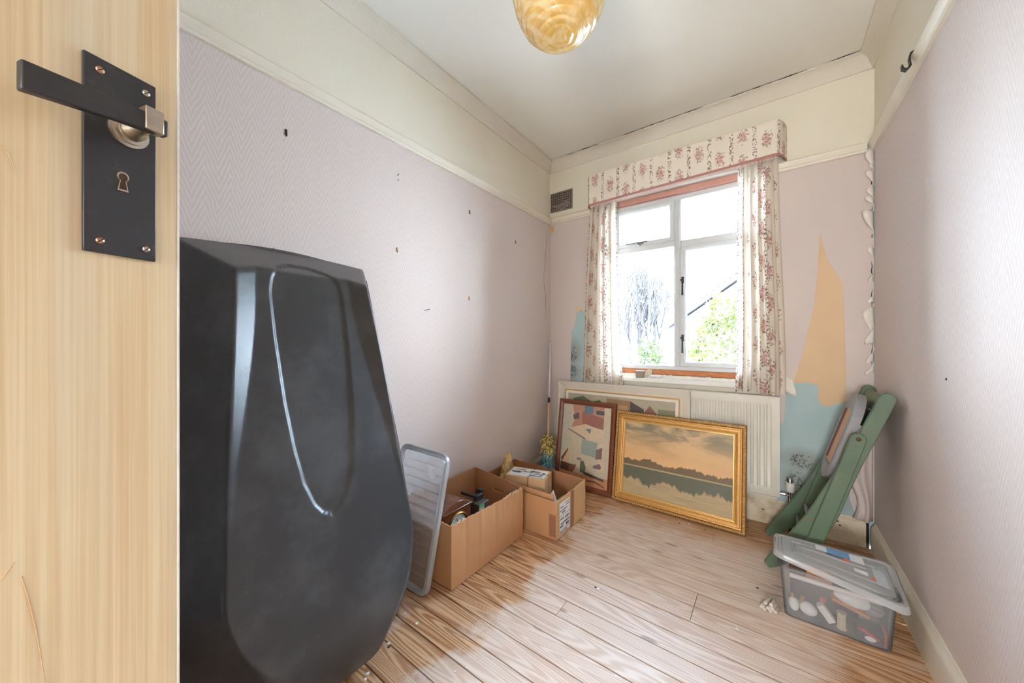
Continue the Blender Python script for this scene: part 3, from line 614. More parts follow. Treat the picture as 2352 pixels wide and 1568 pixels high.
# ------------------------------------------------------------------ pictures leaning under the window
def print_mesh(T, W, H, polys, z):
    mb = MB(); mats = []
    for i, (col, pts) in enumerate(polys):
        key = 'print %d %d %d' % col
        m = MATS.get(key) or flat(key, S(*col), .55, var=.10, scale=38)
        if m not in mats: mats.append(m)
        mb.add([T(a * W, b * H, z + .00012 * i) for a, b in pts], [tuple(range(len(pts)))], mats.index(m))
    return mb, mats
def rect(x0, y0, x1, y1): return [(x0, y0), (x1, y0), (x1, y1), (x0, y1)]
def frame_rings(T, W, H, prof):
    return [[T(a, b, c) for a, b in ((d, d), (W - d, d), (W - d, H - d), (d, H - d))] for d, c in prof]
def frame_bars(parent, T, W, H, prof, m, name='frame_bar'):     # four mitred bars, each its own part
    for e in range(4):
        rg = []
        for end in (0, 1):
            k = (e + end) % 4
            rg.append([T(*((d, d), (W - d, d), (W - d, H - d), (d, H - d))[k], c) for d, c in prof])
        obj(name, MB().loft(rg), m, parent)
t = NT('gilt'); nz = t.noise(t.pos(), 120, 4); t.p(Base_Color=t.mix(nz, S(172, 118, 56), S(224, 174, 98)), Roughness=.42, Metallic=.35).bump(nz, .2, .001); M_GILT = t.m
t = NT('gilt ornament'); nz = t.noise(t.pos(), 300, 3); t.p(Base_Color=t.mix(nz, S(190, 144, 70), S(246, 220, 156)), Roughness=.35, Metallic=.5); M_ORN = t.m
M_WHFR = flat('ivory frame paint', S(214, 204, 188), .5, var=.06, scale=12)
M_BRFR = flat('mahogany frame', S(122, 66, 44), .4, var=.15, scale=25)
M_BACK = flat('backing board', S(150, 120, 86), .9)
def lean_T(p0, e1, top_dy, L):
    e1 = Vector(e1).normalized(); up = Vector((0, top_dy, math.sqrt(L * L - top_dy ** 2))).normalized(); nn = e1.cross(up).normalized()
    if nn.y > 0: nn = -nn
    return basis(p0, e1, up, nn)
# ivory framed picture at the back
Wp, Hp = .985, .785
T3 = lean_T((-1.408, 2.496, .006), (1, 0, 0), .058, Hp)
pw = thing('framed_picture', T3(Wp / 2, 0, 0), 'large ivory framed village picture leaning on the radiator behind the other two', 'picture')
frame_bars(pw, T3, Wp, Hp, [(0, -.014), (0, .012), (.006, .016), (.012, .014), (.05, .004), (.058, .006), (.064, .004), (.064, -.014)], M_WHFR)
rg = frame_rings(T3, Wp, Hp, [(.062, .004), (.064, .0085), (.070, .0085), (.072, .004)]); obj('gilt_slip', MB().loft(rg, False, False), M_GILT, pw)
rg = frame_rings(T3, Wp, Hp, [(.071, .004), (.090, .001), (.092, -.002)]); obj('linen_slip', MB().loft(rg, False, False), flat('linen slip', S(232, 226, 212), .8), pw)
obj('backing', MB().prism([(.05, .05), (Wp - .05, .05), (Wp - .05, Hp - .05), (.05, Hp - .05)], T3, -.012, -.004), M_BACK, pw)
Tc = lambda a, b, c: T3(.088 + a, .088 + b, -.0035 + c)
polys = [((168, 160, 132), rect(0, 0, 1, 1)), ((176, 166, 142), rect(0, .80, 1, 1)), ((92, 104, 80), [(0, .7), (.06, .93), (.16, .97), (.26, .9), (.33, .94), (.42, .8), (.42, .5), (0, .5)]), ((70, 84, 66), [(.05, .6), (.12, .88), (.2, .8), (.3, .86), (.34, .6)]),
    ((134, 100, 78), [(.22, .78), (.27, .88), (.31, .76), (.33, .6), (.2, .6)]), ((158, 120, 84), [(.4, .97), (.62, .96), (.64, .5), (.4, .5)]), ((186, 148, 104), rect(.42, .6, .6, .90)), ((84, 74, 68), [(.62, .96), (.74, .88), (.76, .5), (.62, .5)]),
    ((140, 92, 76), [(.74, .84), (.79, .93), (.85, .84), (.85, .6), (.74, .6)]), ((132, 126, 98), rect(.86, .6, 1, .9)), ((146, 104, 82), [(.86, .72), (.92, .84), (1, .80), (1, .6), (.86, .6)]), ((40, 38, 36), rect(.44, .70, .47, .78)), ((40, 38, 36), rect(.49, .70, .51, .77)), ((120, 92, 66), rect(0, 0, 1, .5))]
mb, ms = print_mesh(Tc, Wp - .176, Hp - .176, polys, 0); obj('print', mb, ms, pw, fix=False)
# mahogany framed print
Wb, Hb = .462, .655
T2 = lean_T((-1.368, 2.405, .004), (1, .01, 0), .105, Hb)
pb = thing('framed_picture', T2(Wb / 2, 0, 0), 'brown wooden framed courtyard print leaning left of the gilt picture', 'picture')
frame_bars(pb, T2, Wb, Hb, [(0, -.010), (0, .010), (.005, .014), (.016, .014), (.028, .008), (.034, .006), (.036, .002), (.036, -.010)], M_BRFR)
obj('backing', MB().prism([(.03, .03), (Wb - .03, .03), (Wb - .03, Hb - .03), (.03, Hb - .03)], T2, -.009, -.002), M_BACK, pb)
Tc = lambda a, b, c: T2(.034 + a, .034 + b, -.0015 + c)
polys = [((206, 190, 164), rect(0, 0, 1, 1)), ((196, 190, 172), rect(0, .1, .2, 1)), ((190, 138, 116), [(.2, 1), (.86, 1), (.86, .72), (.55, .74), (.18, .66), (.26, .8)]), ((160, 108, 94), [(.42, .92), (.86, .86), (.86, .72), (.42, .76)]), ((110, 92, 92), [(.22, .86), (.34, .9), (.36, .82), (.24, .8)]),
    ((104, 134, 142), rect(.46, .90, .64, 1)), ((84, 92, 100), rect(.70, .90, .86, .95)), ((220, 196, 166), [(.14, .68), (.5, .76), (.88, .70), (.86, .58), (.5, .56)]), ((150, 130, 118), [(.14, .68), (.52, .58), (.52, .555), (.14, .66)]), ((128, 144, 122), [(.5, .70), (.62, .71), (.60, .64)]),
    ((158, 166, 158), [(.44, .56), (.76, .545), (.74, .36), (.44, .38)]), ((216, 194, 166), rect(.76, .2, .92, .56)), ((132, 112, 104), [(.74, .46), (.86, .5), (.86, .36), (.74, .34)]), ((150, 132, 128), rect(.36, .29, .46, .325)), ((134, 112, 112), [(.70, .26), (.82, .30), (.86, .26), (.84, .23), (.70, .23)]), ((216, 178, 140), [(.05, .3), (.2, .44), (.2, .22), (.05, .2)]),
    ((120, 74, 52), [(.02, .28), (.16, .42), (.17, .40), (.05, .24)]), ((96, 62, 48), [(.02, .24), (.28, .22), (.30, .12), (.02, .14)]), ((148, 92, 68), [(.22, .22), (.36, .23), (.32, .15), (.2, .14)]), ((98, 116, 86), [(.44, .28), (.50, .30), (.56, .22), (.54, .14), (.44, .15)]), ((196, 138, 100), rect(0, 0, 1, .13)), ((90, 80, 76), [(.50, .17), (.92, .12), (.92, .09), (.52, .13)]), ((190, 124, 88), rect(.45, .01, .95, .075)), ((96, 72, 58), [(.45, .10), (.6, .07), (.75, .08), (.95, .03), (.95, .02), (.74, .06), (.6, .05)])]
mb, ms = print_mesh(Tc, Wb - .068, Hb - .068, polys, 0); obj('print', mb, ms, pb, fix=False)
# gilt framed landscape, a plain stand-in
Wg, Hg = .790, .615
T1 = lean_T((-.900, 2.403, .004), (1, -.018, 0), .112, Hg)
pg = thing('framed_picture', T1(Wg / 2, 0, 0), 'ornate gilt framed river landscape leaning in front of the radiator', 'picture')
M_GILTD = flat('dark gilt', S(168, 120, 60), .5, .3, .15, 60)
frame_bars(pg, T1, Wg, Hg, [(0, -.012), (0, .010), (.005, .016), (.018, .016), (.021, .008), (.021, -.012)], M_GILTD, 'outer_moulding')
frame_bars(pg, T1, Wg, Hg, [(.021, -.012), (.021, .010), (.024, .0135), (.030, .013), (.033, .009), (.044, .0085), (.047, .011), (.051, .010), (.054, .003), (.060, .002), (.064, -.001), (.064, -.012)], M_GILT)
rg = frame_rings(T1, Wg, Hg, [(.0445, .0085), (.0450, .0115), (.0465, .0115), (.047, .0110)]); obj('moulding_line', MB().loft(rg, False, False), M_GILTD, pg)
beads = MB()
for (x0, y0, x1, y1) in ((0, 0, Wg, 0), (Wg, 0, Wg, Hg), (Wg, Hg, 0, Hg), (0, Hg, 0, 0)):
    L = math.hypot(x1 - x0, y1 - y0); n = int(L / .0125); ix = (1 if x0 == x1 == 0 else -1 if x0 == x1 else 0); iy = (1 if y0 == y1 == 0 else -1 if y0 == y1 else 0)
    for i in range(1, n):
        a, b = lerp(x0, x1, i / n) + ix * .011, lerp(y0, y1, i / n) + iy * .011
        p = T1(a, b, .0165); ex = T1(1, 0, 0) - T1(0, 0, 0); ey = T1(0, 1, 0) - T1(0, 0, 0); ez = T1(0, 0, 1) - T1(0, 0, 0)
        r1, r2 = (.0042, .0085) if iy else (.0085, .0042)
        sk = .35 if i % 2 else -.35
        beads.ball(p, (1, 1, 1), 6, 4, T=lambda x, y, z: p + ex * (x * r1 + y * r2 * sk * (1 if iy else 0)) + ey * (y * r2 + x * r1 * sk * (0 if iy else 1)) + ez * z * .0055)
obj('beaded_border', beads, M_ORN, pg, smooth=True, kind='stuff')
rg = frame_rings(T1, Wg, Hg, [(.060, .000), (.063, .004), (.067, .004), (.069, -.001)]); obj('inner_slip', MB().loft(rg, False, False), M_ORN, pg)
obj('backing', MB().prism([(.05, .05), (Wg - .05, .05), (Wg - .05, Hg - .05), (.05, Hg - .05)], T1, -.011, -.004), M_BACK, pg)
t = NT('landscape print'); U = t.sep(t.uv()); u, v_ = U[0], U[1]; uvv = t.comb(u, v_, 0)
clo = t.noise(t.scale(uvv, (2.2, 4.5, 0)), 1, 5, .6, .6)
sky_ = t.mix(t.step(clo, .40, .62), S(128, 122, 98), S(214, 178, 134)); sky_ = t.mix(t.step(v_, 1.0, .45), sky_, S(224, 176, 122))
hor = .40
def ridge(seed, a1, a2): return t.math('ADD', t.math('MULTIPLY', t.noise(t.comb(t.math('MULTIPLY', u, 5.), seed, 0), 1, 1), a1), t.math('MULTIPLY', t.noise(t.comb(t.math('MULTIPLY', u, 26.), seed, 0), 1, 3, .7), a2))
rg_ = ridge(2.3, .14, .12)
landm = t.step(t.math('SUBTRACT', t.math('ADD', hor - .05, rg_), v_), -.004, .006)
refm = t.math('MULTIPLY', t.step(t.math('SUBTRACT', v_, t.math('SUBTRACT', hor + .02, ridge(2.3, .24, .22))), -.01, .02), t.step(v_, hor, hor - .01))
water = t.mix(t.noise(t.scale(uvv, (4, 40, 0)), 1, 3), S(150, 136, 104), S(202, 172, 128))
c = t.mix(t.step(v_, hor + .004, hor - .004), sky_, water)
c = t.mix(t.math('MULTIPLY', refm, .85), c, S(72, 82, 70))
c = t.mix(t.math('MULTIPLY', landm, t.step(v_, hor - .02, hor - .012)), c, t.mix(t.noise(t.scale(uvv, (70, 60, 0)), 1, 4), S(54, 64, 54), S(150, 116, 78)))
c = t.mix(t.step(t.math('ABSOLUTE', t.math('SUBTRACT', v_, hor - .015)), .012, .006), c, S(178, 158, 112))
t.p(Base_Color=c, Roughness=.5); M_LANDSC = t.m
cw, ch = Wg - .13, Hg - .13
obj('print', MB().add([T1(.065, .065, -.002), T1(.065 + cw, .065, -.002), T1(.065 + cw, .065 + ch, -.002), T1(.065, .065 + ch, -.002)], [(0, 1, 2, 3)], 0, [(0, 0), (1, 0), (1, 1), (0, 1)]), M_LANDSC, pg, fix=False)

# ------------------------------------------------------------------ roof box leaning on the long wall
t = NT('black textured plastic'); nz = t.noise(t.pos(), 420, 2); du = t.noise(t.pos(), 5, 5, .65); fl_ = t.step(t.noise(t.pos(), 150, 2), .72, .80)
c = t.mix(t.step(du, .42, .72), S(54, 55, 58), S(74, 76, 79)); c = t.mix(t.math('MULTIPLY', fl_, .35), c, S(150, 150, 146))
t.p(Base_Color=c, Roughness=t.math('MULTIPLY_ADD', du, .16, .24)).bump(nz, .10, .0008); M_BOXBLK = t.m
rbU = Vector((-.36, 0, 1.4)).normalized(); rbN = Vector((rbU.z, 0, -rbU.x)); RBC = .54
Tb = basis((-1.13, RBC, .014), (0, 1, 0), rbU, rbN)      # (across, up the box, out of the rim plane)
rb = thing('roof_box', (-1.2, RBC, 0), 'black car roof box standing on its nose against the papered wall', 'roof box')
atab = [(0, .02), (.004, .07), (.016, .160), (.04, .22), (.064, .255), (.11, .30), (.175, .341), (.24, .363), (.311, .376), (.448, .385), (.724, .380), (1.116, .358), (1.445, .343), (1.49, .340)]
btab = [(0, .0), (.10, .10), (.2, .20), (.36, .275), (.52, .262), (.8, .245), (1.05, .225), (1.3, .204), (1.49, .19)]
RH = 1.488
def rb_uv(s, tt):
    u0 = tt * RH; a = interp(atab, u0); x = s * a
    u = tt * (RH - .045 * s * s - .06 * max(0, abs(s) - .88) / .12 * abs(s) * .5)
    return x, u, a
def smin(a, b, k):
    h = max(0, min(1, .5 + .5 * (b - a) / k)); return lerp(b, a, h) - k * h * (1 - h)
def upanel(x, u):                                        # signed distance-ish of the recessed tongue
    w_ = interp([(.44, -.06), (.535, .0), (.55, .028), (.58, .050), (.65, .075), (.75, .092), (.9, .106), (1.1, .115), (1.25, .117), (1.30, .108), (1.345, .085), (1.372, .04), (1.38, 0), (1.44, -.06)], u)
    cx = interp([(.5, -.006), (.7, .0), (1.38, .004)], u)
    return w_ - abs(x - cx)
def rb_depth(x, u, a):
    b = sum(interp(btab, u + q_ * .03) for q_ in (-2, -1, 0, 1, 2)) / 5; e = a - abs(x); D = .172
    tp = sm((u - .45) / .75) * sm((RH - .06 - u) / .1 + .6)
    side = e * (D + .010 + .031 * tp) / max(a - b, .03)
    endt = (RH - u) * 1.12
    q = min(1, u / .50); nose = (D + .05) * math.sqrt(max(0, 1 - (1 - q) ** 2))
    face = D + .014 * math.cos(min(1, abs(x) / .3) * PI / 2)
    fin = .031 * tp * min(1, max(0, (abs(x) - (b - .057 * tp - .002)) / (.055 * tp + .002))); face += fin
    k = .004
    d = smin(smin(face, side, k), smin(nose, endt, .02), .012)
    pn = upanel(x, u)
    if u < 1.385: d -= .0085 * sm((pn + .004) / .012) * sm((1.40 - u) / .02)
    return max(d, 0)
NU, NVb = 150, 190
mb = MB().grid(lambda p, q: (lambda x, u, a: Tb(x, u, rb_depth(x, u, a)))(*rb_uv(2 * p - 1, (q ** 1.25) * .999 + .001)), NU, NVb)
lid_ = obj('lid', mb, M_BOXBLK, rb, smooth=True, fix=False)
outl = []
for i in range(61): outl.append(rb_uv(1, (i / 60) ** 1.6)[:2])
for i in range(1, 40): outl.append(rb_uv(1 - 2 * i / 40, 1)[:2])
for i in range(60, -1, -1): outl.append(rb_uv(-1, (i / 60) ** 1.6)[:2])
sc = lambda P, f: [(x * f, .7 + (u - .7) * f) for x, u in P]
M_RIM = flat('grey plastic rim', S(84, 84, 84), .4, var=.12, scale=60)
obj('rim', MB().loft([[Tb(x, u, c) for x, u in sc(outl, f)] for f, c in ((.985, .006), (1.004, .006), (1.008, 0), (1.006, -.012), (.985, -.012))], False, False), M_RIM, rb, smooth=True, auto=40)
obj('tray', MB().loft([[Tb(x, u, c) for x, u in sc(outl, f)] for f, c in ((.992, -.006), (.985, -.018), (.95, -.030), (.90, -.034))], False, True), M_BOXBLK, rb, smooth=True, auto=40)

# ------------------------------------------------------------------ translucent plastics
def plastic(name, tint, clear, rough=.25, milk=.5):
    t = NT(name); nz = t.noise(t.pos(), 9, 3)
    tp_ = t.n('BsdfTransparent', None, Color=tint).outputs[0]
    df = t.n('BsdfDiffuse', None, Color=S(236, 241, 246)).outputs[0]; tl_ = t.n('BsdfTranslucent', None, Color=S(236, 241, 246)).outputs[0]
    milk_ = t.n('MixShader', None, i0=milk, i1=df, i2=tl_).outputs[0]
    body = t.n('MixShader', None, i0=t.math('MULTIPLY_ADD', nz, .12, 1 - clear - .06), i1=tp_, i2=milk_).outputs[0]
    gl = t.n('BsdfGlossy', None, Roughness=rough).outputs[0]; fr = t.n('Fresnel', None, IOR=1.45).outputs[0]
    mx = t.n('MixShader', None, i0=fr, i1=body, i2=gl); t.t.links.new(mx.outputs[0], t.out.inputs[0]); return t.m
M_LIDPL = plastic('clear lid plastic', (.96, .97, .98, 1), .70, .16)
M_RIMPL = plastic('thick lid rim plastic', (.93, .95, .97, 1), .45, .2)
M_TUBPL = plastic('milky tub plastic', (.97, .97, .98, 1), .82, .22)
M_TLID = plastic('blue-white tub lid plastic', (.90, .95, .99, 1), .30, .22)
LW, LH = .350, .600
lup = Vector((0, .134, .586)).normalized(); lout = Vector((0, -lup.z, lup.y))
Tl = basis((-1.529, .985, .004), (1, 0, 0), lup, lout)
lid = thing('box_lid', Tl(LW / 2, 0, 0), 'clear ribbed plastic lid propped on edge against the near cardboard box', 'lid')
RR = lambda d, c, r: [Tl(a, b, c) for a, b in rrect(d, LW - d, d, LH - d, max(r - d, .012), 6)]
obj('rim', MB().loft([RR(0, -.004, .05), RR(0, .012, .05), RR(.005, .016, .05), RR(.020, .016, .05), RR(.026, .008, .05), RR(.026, .0, .05), RR(.023, .0, .05), RR(.022, .006, .05), RR(.018, .012, .05), RR(.006, .012, .05), RR(.004, .008, .05), RR(.004, -.004, .05), RR(0, -.004, .05)], False, False), M_RIMPL, lid, smooth=True, auto=35)
def ribf(p, q):
    b = lerp(.026, LH - .026, q); a = lerp(.026, LW - .026, p)
    f = (b - .05) / .0385; k = f - math.floor(f); w_ = max(0, 1 - abs(k - .5) / .11) if .05 < b < LH - .04 else 0
    return Tl(a, b, .001 + .009 * sm(w_) * sm(min(p, 1 - p) / .03))
obj('ribbed_panel', MB().grid(ribf, 12, 150), M_LIDPL, lid, smooth=True)

# ------------------------------------------------------------------ cardboard boxes
def cardboard(name, c0, c1):
    t = NT(name); P = t.pos(); n1 = t.noise(P, 5, 4); n2 = t.noise(t.scale(P, (30, 30, 400)), 1, 2); cr = t.step(t.noise(t.scale(P, (14, 14, 9)), 1, 3), .60, .66)
    t.p(Base_Color=t.mix(t.math('MULTIPLY', cr, .03), t.mix(n1, c0, c1), S(120, 80, 50)), Roughness=.82).bump(t.math('ADD', n2, t.math('MULTIPLY', n1, 2.)), .08, .002); return t.m
M_CARD = cardboard('cardboard', S(184, 132, 88), S(206, 158, 114)); M_CARD2 = cardboard('brown cardboard', S(166, 110, 72), S(190, 138, 98))
M_KRAFT = cardboard('pale kraft', S(206, 166, 120), S(222, 186, 142))
M_TAPE = flat('brown parcel tape', S(160, 112, 84), .3, var=.06)
M_LABEL = flat('white paper label', S(232, 234, 240), .6, var=.02)
M_INK = flat('grey print ink', S(70, 76, 92), .7, var=.1)
def panel(parent, p0, e, L, zb, zt0, zt1, nrm, th, m, bulge=.004, seed=0, rag=.002, name='side_panel', creases=()):
    """one wall of a carton: p0 to p0+e*L, top from zt0 to zt1, a little creased and bulged"""
    rd = random.Random(seed); e = Vector(e).normalized(); nrm = Vector(nrm).normalized(); p0 = Vector(p0); n, mz = 48, 12
    off = [0] * (n + 1); tops = [rd.uniform(-rag, rag * .5) for _ in range(n + 1)]
    for (c_, am, wd) in creases:
        for i in range(n + 1): off[i] += 1.7 * am * max(0, 1 - abs(i / n - c_) / wd)
    def fn(side):
        def g(u, v):
            i = round(u * n); zt = lerp(zt0, zt1, u) + tops[i]; z = lerp(zb, zt, v)
            b = bulge * math.sin(u * PI) * math.sin(v * PI * .9) + off[i] * (.4 + .6 * v) + .0015 * mnoise.noise((u * 9 + seed, v * 7, seed))
            return p0 + e * (L * u) + nrm * (b + side) + Vector((0, 0, z - p0.z))
        return g
    A = [fn(0)(i / n, j / mz) for j in range(mz + 1) for i in range(n + 1)]; B = [fn(-th)(i / n, j / mz) for j in range(mz + 1) for i in range(n + 1)]
    N_ = len(A); W_ = n + 1; F_ = []
    for j in range(mz):
        for i in range(n):
            q = (j * W_ + i, j * W_ + i + 1, (j + 1) * W_ + i + 1, (j + 1) * W_ + i); F_ += [q, tuple(N_ + k for k in q[::-1])]
    for i in range(n): F_ += [(i + 1, i, N_ + i, N_ + i + 1), (mz * W_ + i, mz * W_ + i + 1, N_ + mz * W_ + i + 1, N_ + mz * W_ + i)]
    for j in range(mz): F_ += [(j * W_, (j + 1) * W_, N_ + (j + 1) * W_, N_ + j * W_), ((j + 1) * W_ + n, j * W_ + n, N_ + j * W_ + n, N_ + (j + 1) * W_ + n)]
    return obj(name, MB().add(A + B, F_), m, parent, smooth=True, auto=35)
bx = thing('cardboard_box', (-1.32, 1.35, 0), 'large open battered cardboard box holding the mantel clock', 'box', 'open cardboard boxes')
B1 = (-1.508, -1.138, 1.082, 1.640)
fp = panel(bx, (B1[1], B1[2], .003), (0, 1, 0), B1[3] - B1[2], .003, .292, .272, (1, 0, 0), .005, M_CARD, .006, 1, .003, creases=((.16, -.004, .02), (.36, .004, .012), (.55, -.005, .02), (.60, .003, .02), (.72, -.005, .025), (.86, -.008, .03)))
panel(bx, (B1[0], B1[2], .003), (0, 1, 0), B1[3] - B1[2], .003, .30, .315, (-1, 0, 0), .005, M_CARD2, .0, 2)
panel(bx, (B1[0], B1[2], .003), (1, 0, 0), B1[1] - B1[0], .003, .300, .288, (0, -1, 0), .005, M_CARD, .001, 3)
# far panel with a hand hole
hp = []; za, zb_ = .205, .228; xa, xb = -1.36, -1.27
for q in ((B1[0], B1[1], .003, za), (B1[0], xa, za, zb_), (xb, B1[1], za, zb_), (B1[0], B1[1], zb_, .29)): hp.append(q)
mb = MB()
for q in hp[:3]: mb.box(q[0], q[1], B1[3] - .005, B1[3], q[2], q[3])
mb.prism([(B1[0], zb_), (B1[1], zb_), (B1[1], .272), (-1.25, .292), (B1[0], .314)], lambda a, b, c: (a, c, b), B1[3] - .005, B1[3])
bmx = obj('side_panel', mb, M_CARD2, bx)
obj('hand_hole_edge', MB().loft([[(a, B1[3] - .006 + c, b) for a, b in rrect(xa - .002 + d, xb + .002 - d, za - .002 + d, zb_ + .002 - d, .012)] for d, c in ((0, 0), (.004, 0), (.004, .006), (0, .006), (0, 0))], False, False), M_CARD2, bmx)
obj('bottom', MB().box(B1[0] + .004, B1[1] - .004, B1[2] + .004, B1[3] - .004, .003, .008), M_CARD2, bx)
# torn top edges of the front panel
M_TORNC = flat('torn card edge', S(222, 196, 160), .9, var=.2, scale=120)
rt = random.Random(21); mb = MB()
for i in range(26):
    y = lerp(1.09, 1.17, i / 25); mb.ball((B1[1] - .004 + rt.uniform(-.004, .004), y, .289 - .022 * ((y - 1.09) / .08) ** 2 * 0 + rt.uniform(-.006, .004)), (.004, .006, .003), 6, 4)
obj('torn_edge', mb, M_TORNC, fp, kind='stuff')
mb = MB()
for i in range(34): mb.ball((B1[1] - .003 + rt.uniform(-.004, .005), lerp(1.46, 1.63, i / 33), .276 + rt.uniform(-.006, .004)), (.004, .007, .004), 6, 4)
obj('torn_edge', mb, M_TORNC, fp, kind='stuff')
obj('printed_mark', MB().add([(B1[0] + .0065, 1.30 + a * .075, .20 + b * .09) for a, b in ((.2, 0), (.7, .05), (1, .4), (.95, .85), (.6, .6), (.75, 1.0), (.3, .8), (.05, .35))], [tuple(range(8))]), flat('faded print', S(140, 96, 72), .9, var=.4, scale=140), bx)
bx2 = thing('cardboard_box', (-1.24, 1.89, 0), 'open cardboard box with a white shipping label on its end', 'box', 'open cardboard boxes')
B2 = (-1.520, -.956, 1.704, 2.083)
fr2 = panel(bx2, (B2[1], B2[2], .003), (0, 1, 0), B2[3] - B2[2], .003, .217, .226, (1, 0, 0), .005, M_KRAFT, .003, 5, .0035)
panel(bx2, (B2[0], B2[2], .003), (1, 0, 0), B2[1] - B2[0], .003, .222, .217, (0, -1, 0), .005, M_CARD, .002, 6)
panel(bx2, (B2[0], B2[3], .003), (1, 0, 0), B2[1] - B2[0], .003, .245, .226, (0, 1, 0), .005, M_CARD2, .001, 7, .0006)
panel(bx2, (B2[0], B2[2], .003), (0, 1, 0), B2[3] - B2[2], .003, .232, .245, (-1, 0, 0), .005, M_CARD2, .0, 8)
obj('bottom', MB().box(B2[0] + .004, B2[1] - .004, B2[2] + .004, B2[3] - .004, .003, .008), M_CARD2, bx2)
obj('inner_flap', MB().box(-1.40, -.985, 1.722, 1.726, .03, .243), M_CARD, bx2, bevel=.001)
obj('tape', MB().box(B2[1] + .0035, B2[1] + .0045, 1.872, 1.912, .004, .219), M_TAPE, bx2); obj('tape', MB().box(B2[1] - .045, B2[1] - .002, B2[2] - .0035, B2[2] - .0025, .02, .14), M_TAPE, bx2)
obj('tape', MB().box(-1.235, -1.185, B2[3] - .0065, B2[3] - .0055, .01, .232), M_TAPE, bx2)
lb = obj('shipping_label', MB().box(B2[1] + .0045, B2[1] + .0052, 1.732, 1.855, .022, .196), M_LABEL, bx2)
rl = random.Random(5)
for zz_, hh, a, b in ((.182, .005, .55, .97), (.170, .006, .10, .4), (.168, .004, .62, .97), (.152, .006, .05, .75), (.138, .009, .20, .6), (.122, .002, .0, 1), (.104, .008, .05, .45), (.100, .014, .55, .96), (.078, .010, .10, .95), (.062, .012, .05, .40), (.058, .016, .62, .95), (.040, .003, .0, 1), (.029, .009, .06, .72)):
    x_ = a
    while x_ < b:
        w_ = min(rl.uniform(.03, .12) if hh > .004 else b - a, b - x_); obj('printed_line', MB().box(B2[1] + .0052, B2[1] + .0055, 1.732 + .123 * x_, 1.732 + .123 * (x_ + w_), zz_ - hh / 2, zz_ + hh / 2), M_INK, lb); x_ += w_ + .035
# parcel, paper bag and papers in the labelled box
pc = thing('parcel', (-1.31, 1.83, .009), 'small brown parcel tied with string and white label inside the labelled box', 'parcel')
Tp = basis((-1.238, 1.85, .012), (.966, .259, 0), (-.259, .966, 0), (0, 0, 1))
obj('carton', MB().box(-.130, .130, -.078, .078, 0, .262, T=Tp), M_KRAFT, pc, bevel=.003)
obj('label', MB().box(-.120, .118, -.062, .060, .2625, .2632, T=Tp), M_LABEL, pc)
for a, b, c_, d in ((.02, .10, -.045, -.035), (.03, .10, -.02, -.012), (.0, .07, .02, .034), (.085, .105, .0, .02), (-.11, -.05, -.02, .0), (-.1, -.03, .03, .04)): obj('printed_line', MB().box(a, b, c_, d, .2632, .2635, T=Tp), M_INK, pc)
M_STRING = flat('dark string', S(84, 80, 76), .9)
obj('string', MB().tube([Tp(.02, -.0795, .0), Tp(.02, -.0795, .263), Tp(.018, 0, .2645), Tp(.02, .0795, .263), Tp(.02, .0795, 0)], .0016, 6).tube([Tp(-.1305, .01, .0), Tp(-.1305, .01, .263), Tp(0, .004, .2650), Tp(.1305, .0, .263), Tp(.1305, 0, .1)], .0016, 6).tube([Tp(.018, .06, .266), Tp(.03, .085, .285), Tp(.032, .088, .305)], .0014, 6), M_STRING, pc)
def crumple(fn, amp, fq, seed, nu=26, nv=22):
    def g(u, v):
        p = Vector(fn(u, v)); q = p * fq + Vector((seed, seed * 2, 0)); return p + Vector((mnoise.cell(q) - .5, mnoise.cell(q + Vector((7, 1, 3))) - .5, mnoise.cell(q + Vector((3, 9, 5))) - .5)) * amp * .0 + mnoise.noise_vector(q) * amp
    return MB().grid(g, nu, nv)
t = NT('gold-brown wrapping paper'); nz = t.noise(t.pos(), 30, 5, .7, 1.); t.p(Base_Color=t.mix(t.step(nz, .35, .65), S(174, 132, 66), S(230, 206, 148)), Roughness=.35).bump(nz, .4, .006); M_WRAP = t.m
def bag(u, v):
    a = u * 2 * PI; r_ = interp([(0, .048), (.6, .056), (.8, .046), (.93, .026), (1, .010)], v) * (1 + .25 * math.cos(2 * a + 1) + .12 * math.cos(5 * a + v * 4)); return (-1.448 + .01 * v + r_ * math.cos(a) * .62, 1.868 + .03 * v + r_ * math.sin(a) * 1.35, .012 + .338 * v)
mb = crumple(bag, .010, 24, 3); o = obj('paper_bag', mb, M_WRAP, smooth=True, auto=25, label='crumpled golden-brown paper bag standing in the labelled cardboard box', cat='bag')
obj('paper_sheet', MB().add([(-1.05, 1.745, .18), (-.985, 1.765, .195), (-1.03, 1.80, .235), (-1.05, 1.7455, .1805)], [(0, 1, 2, 3)]).box(-1.05, -.985, 1.745, 1.80, .009, .18), M_LABEL, label='white folded paper standing in the labelled cardboard box', cat='paper')
M_GREEN = flat('green card', S(96, 140, 70), .5, var=.2, scale=40)
obj('green_packet', MB().box(-1.03, -.972, 1.83, 1.93, .009, .165), M_GREEN, bevel=.004, label='green packet standing in the labelled cardboard box', cat='packet')
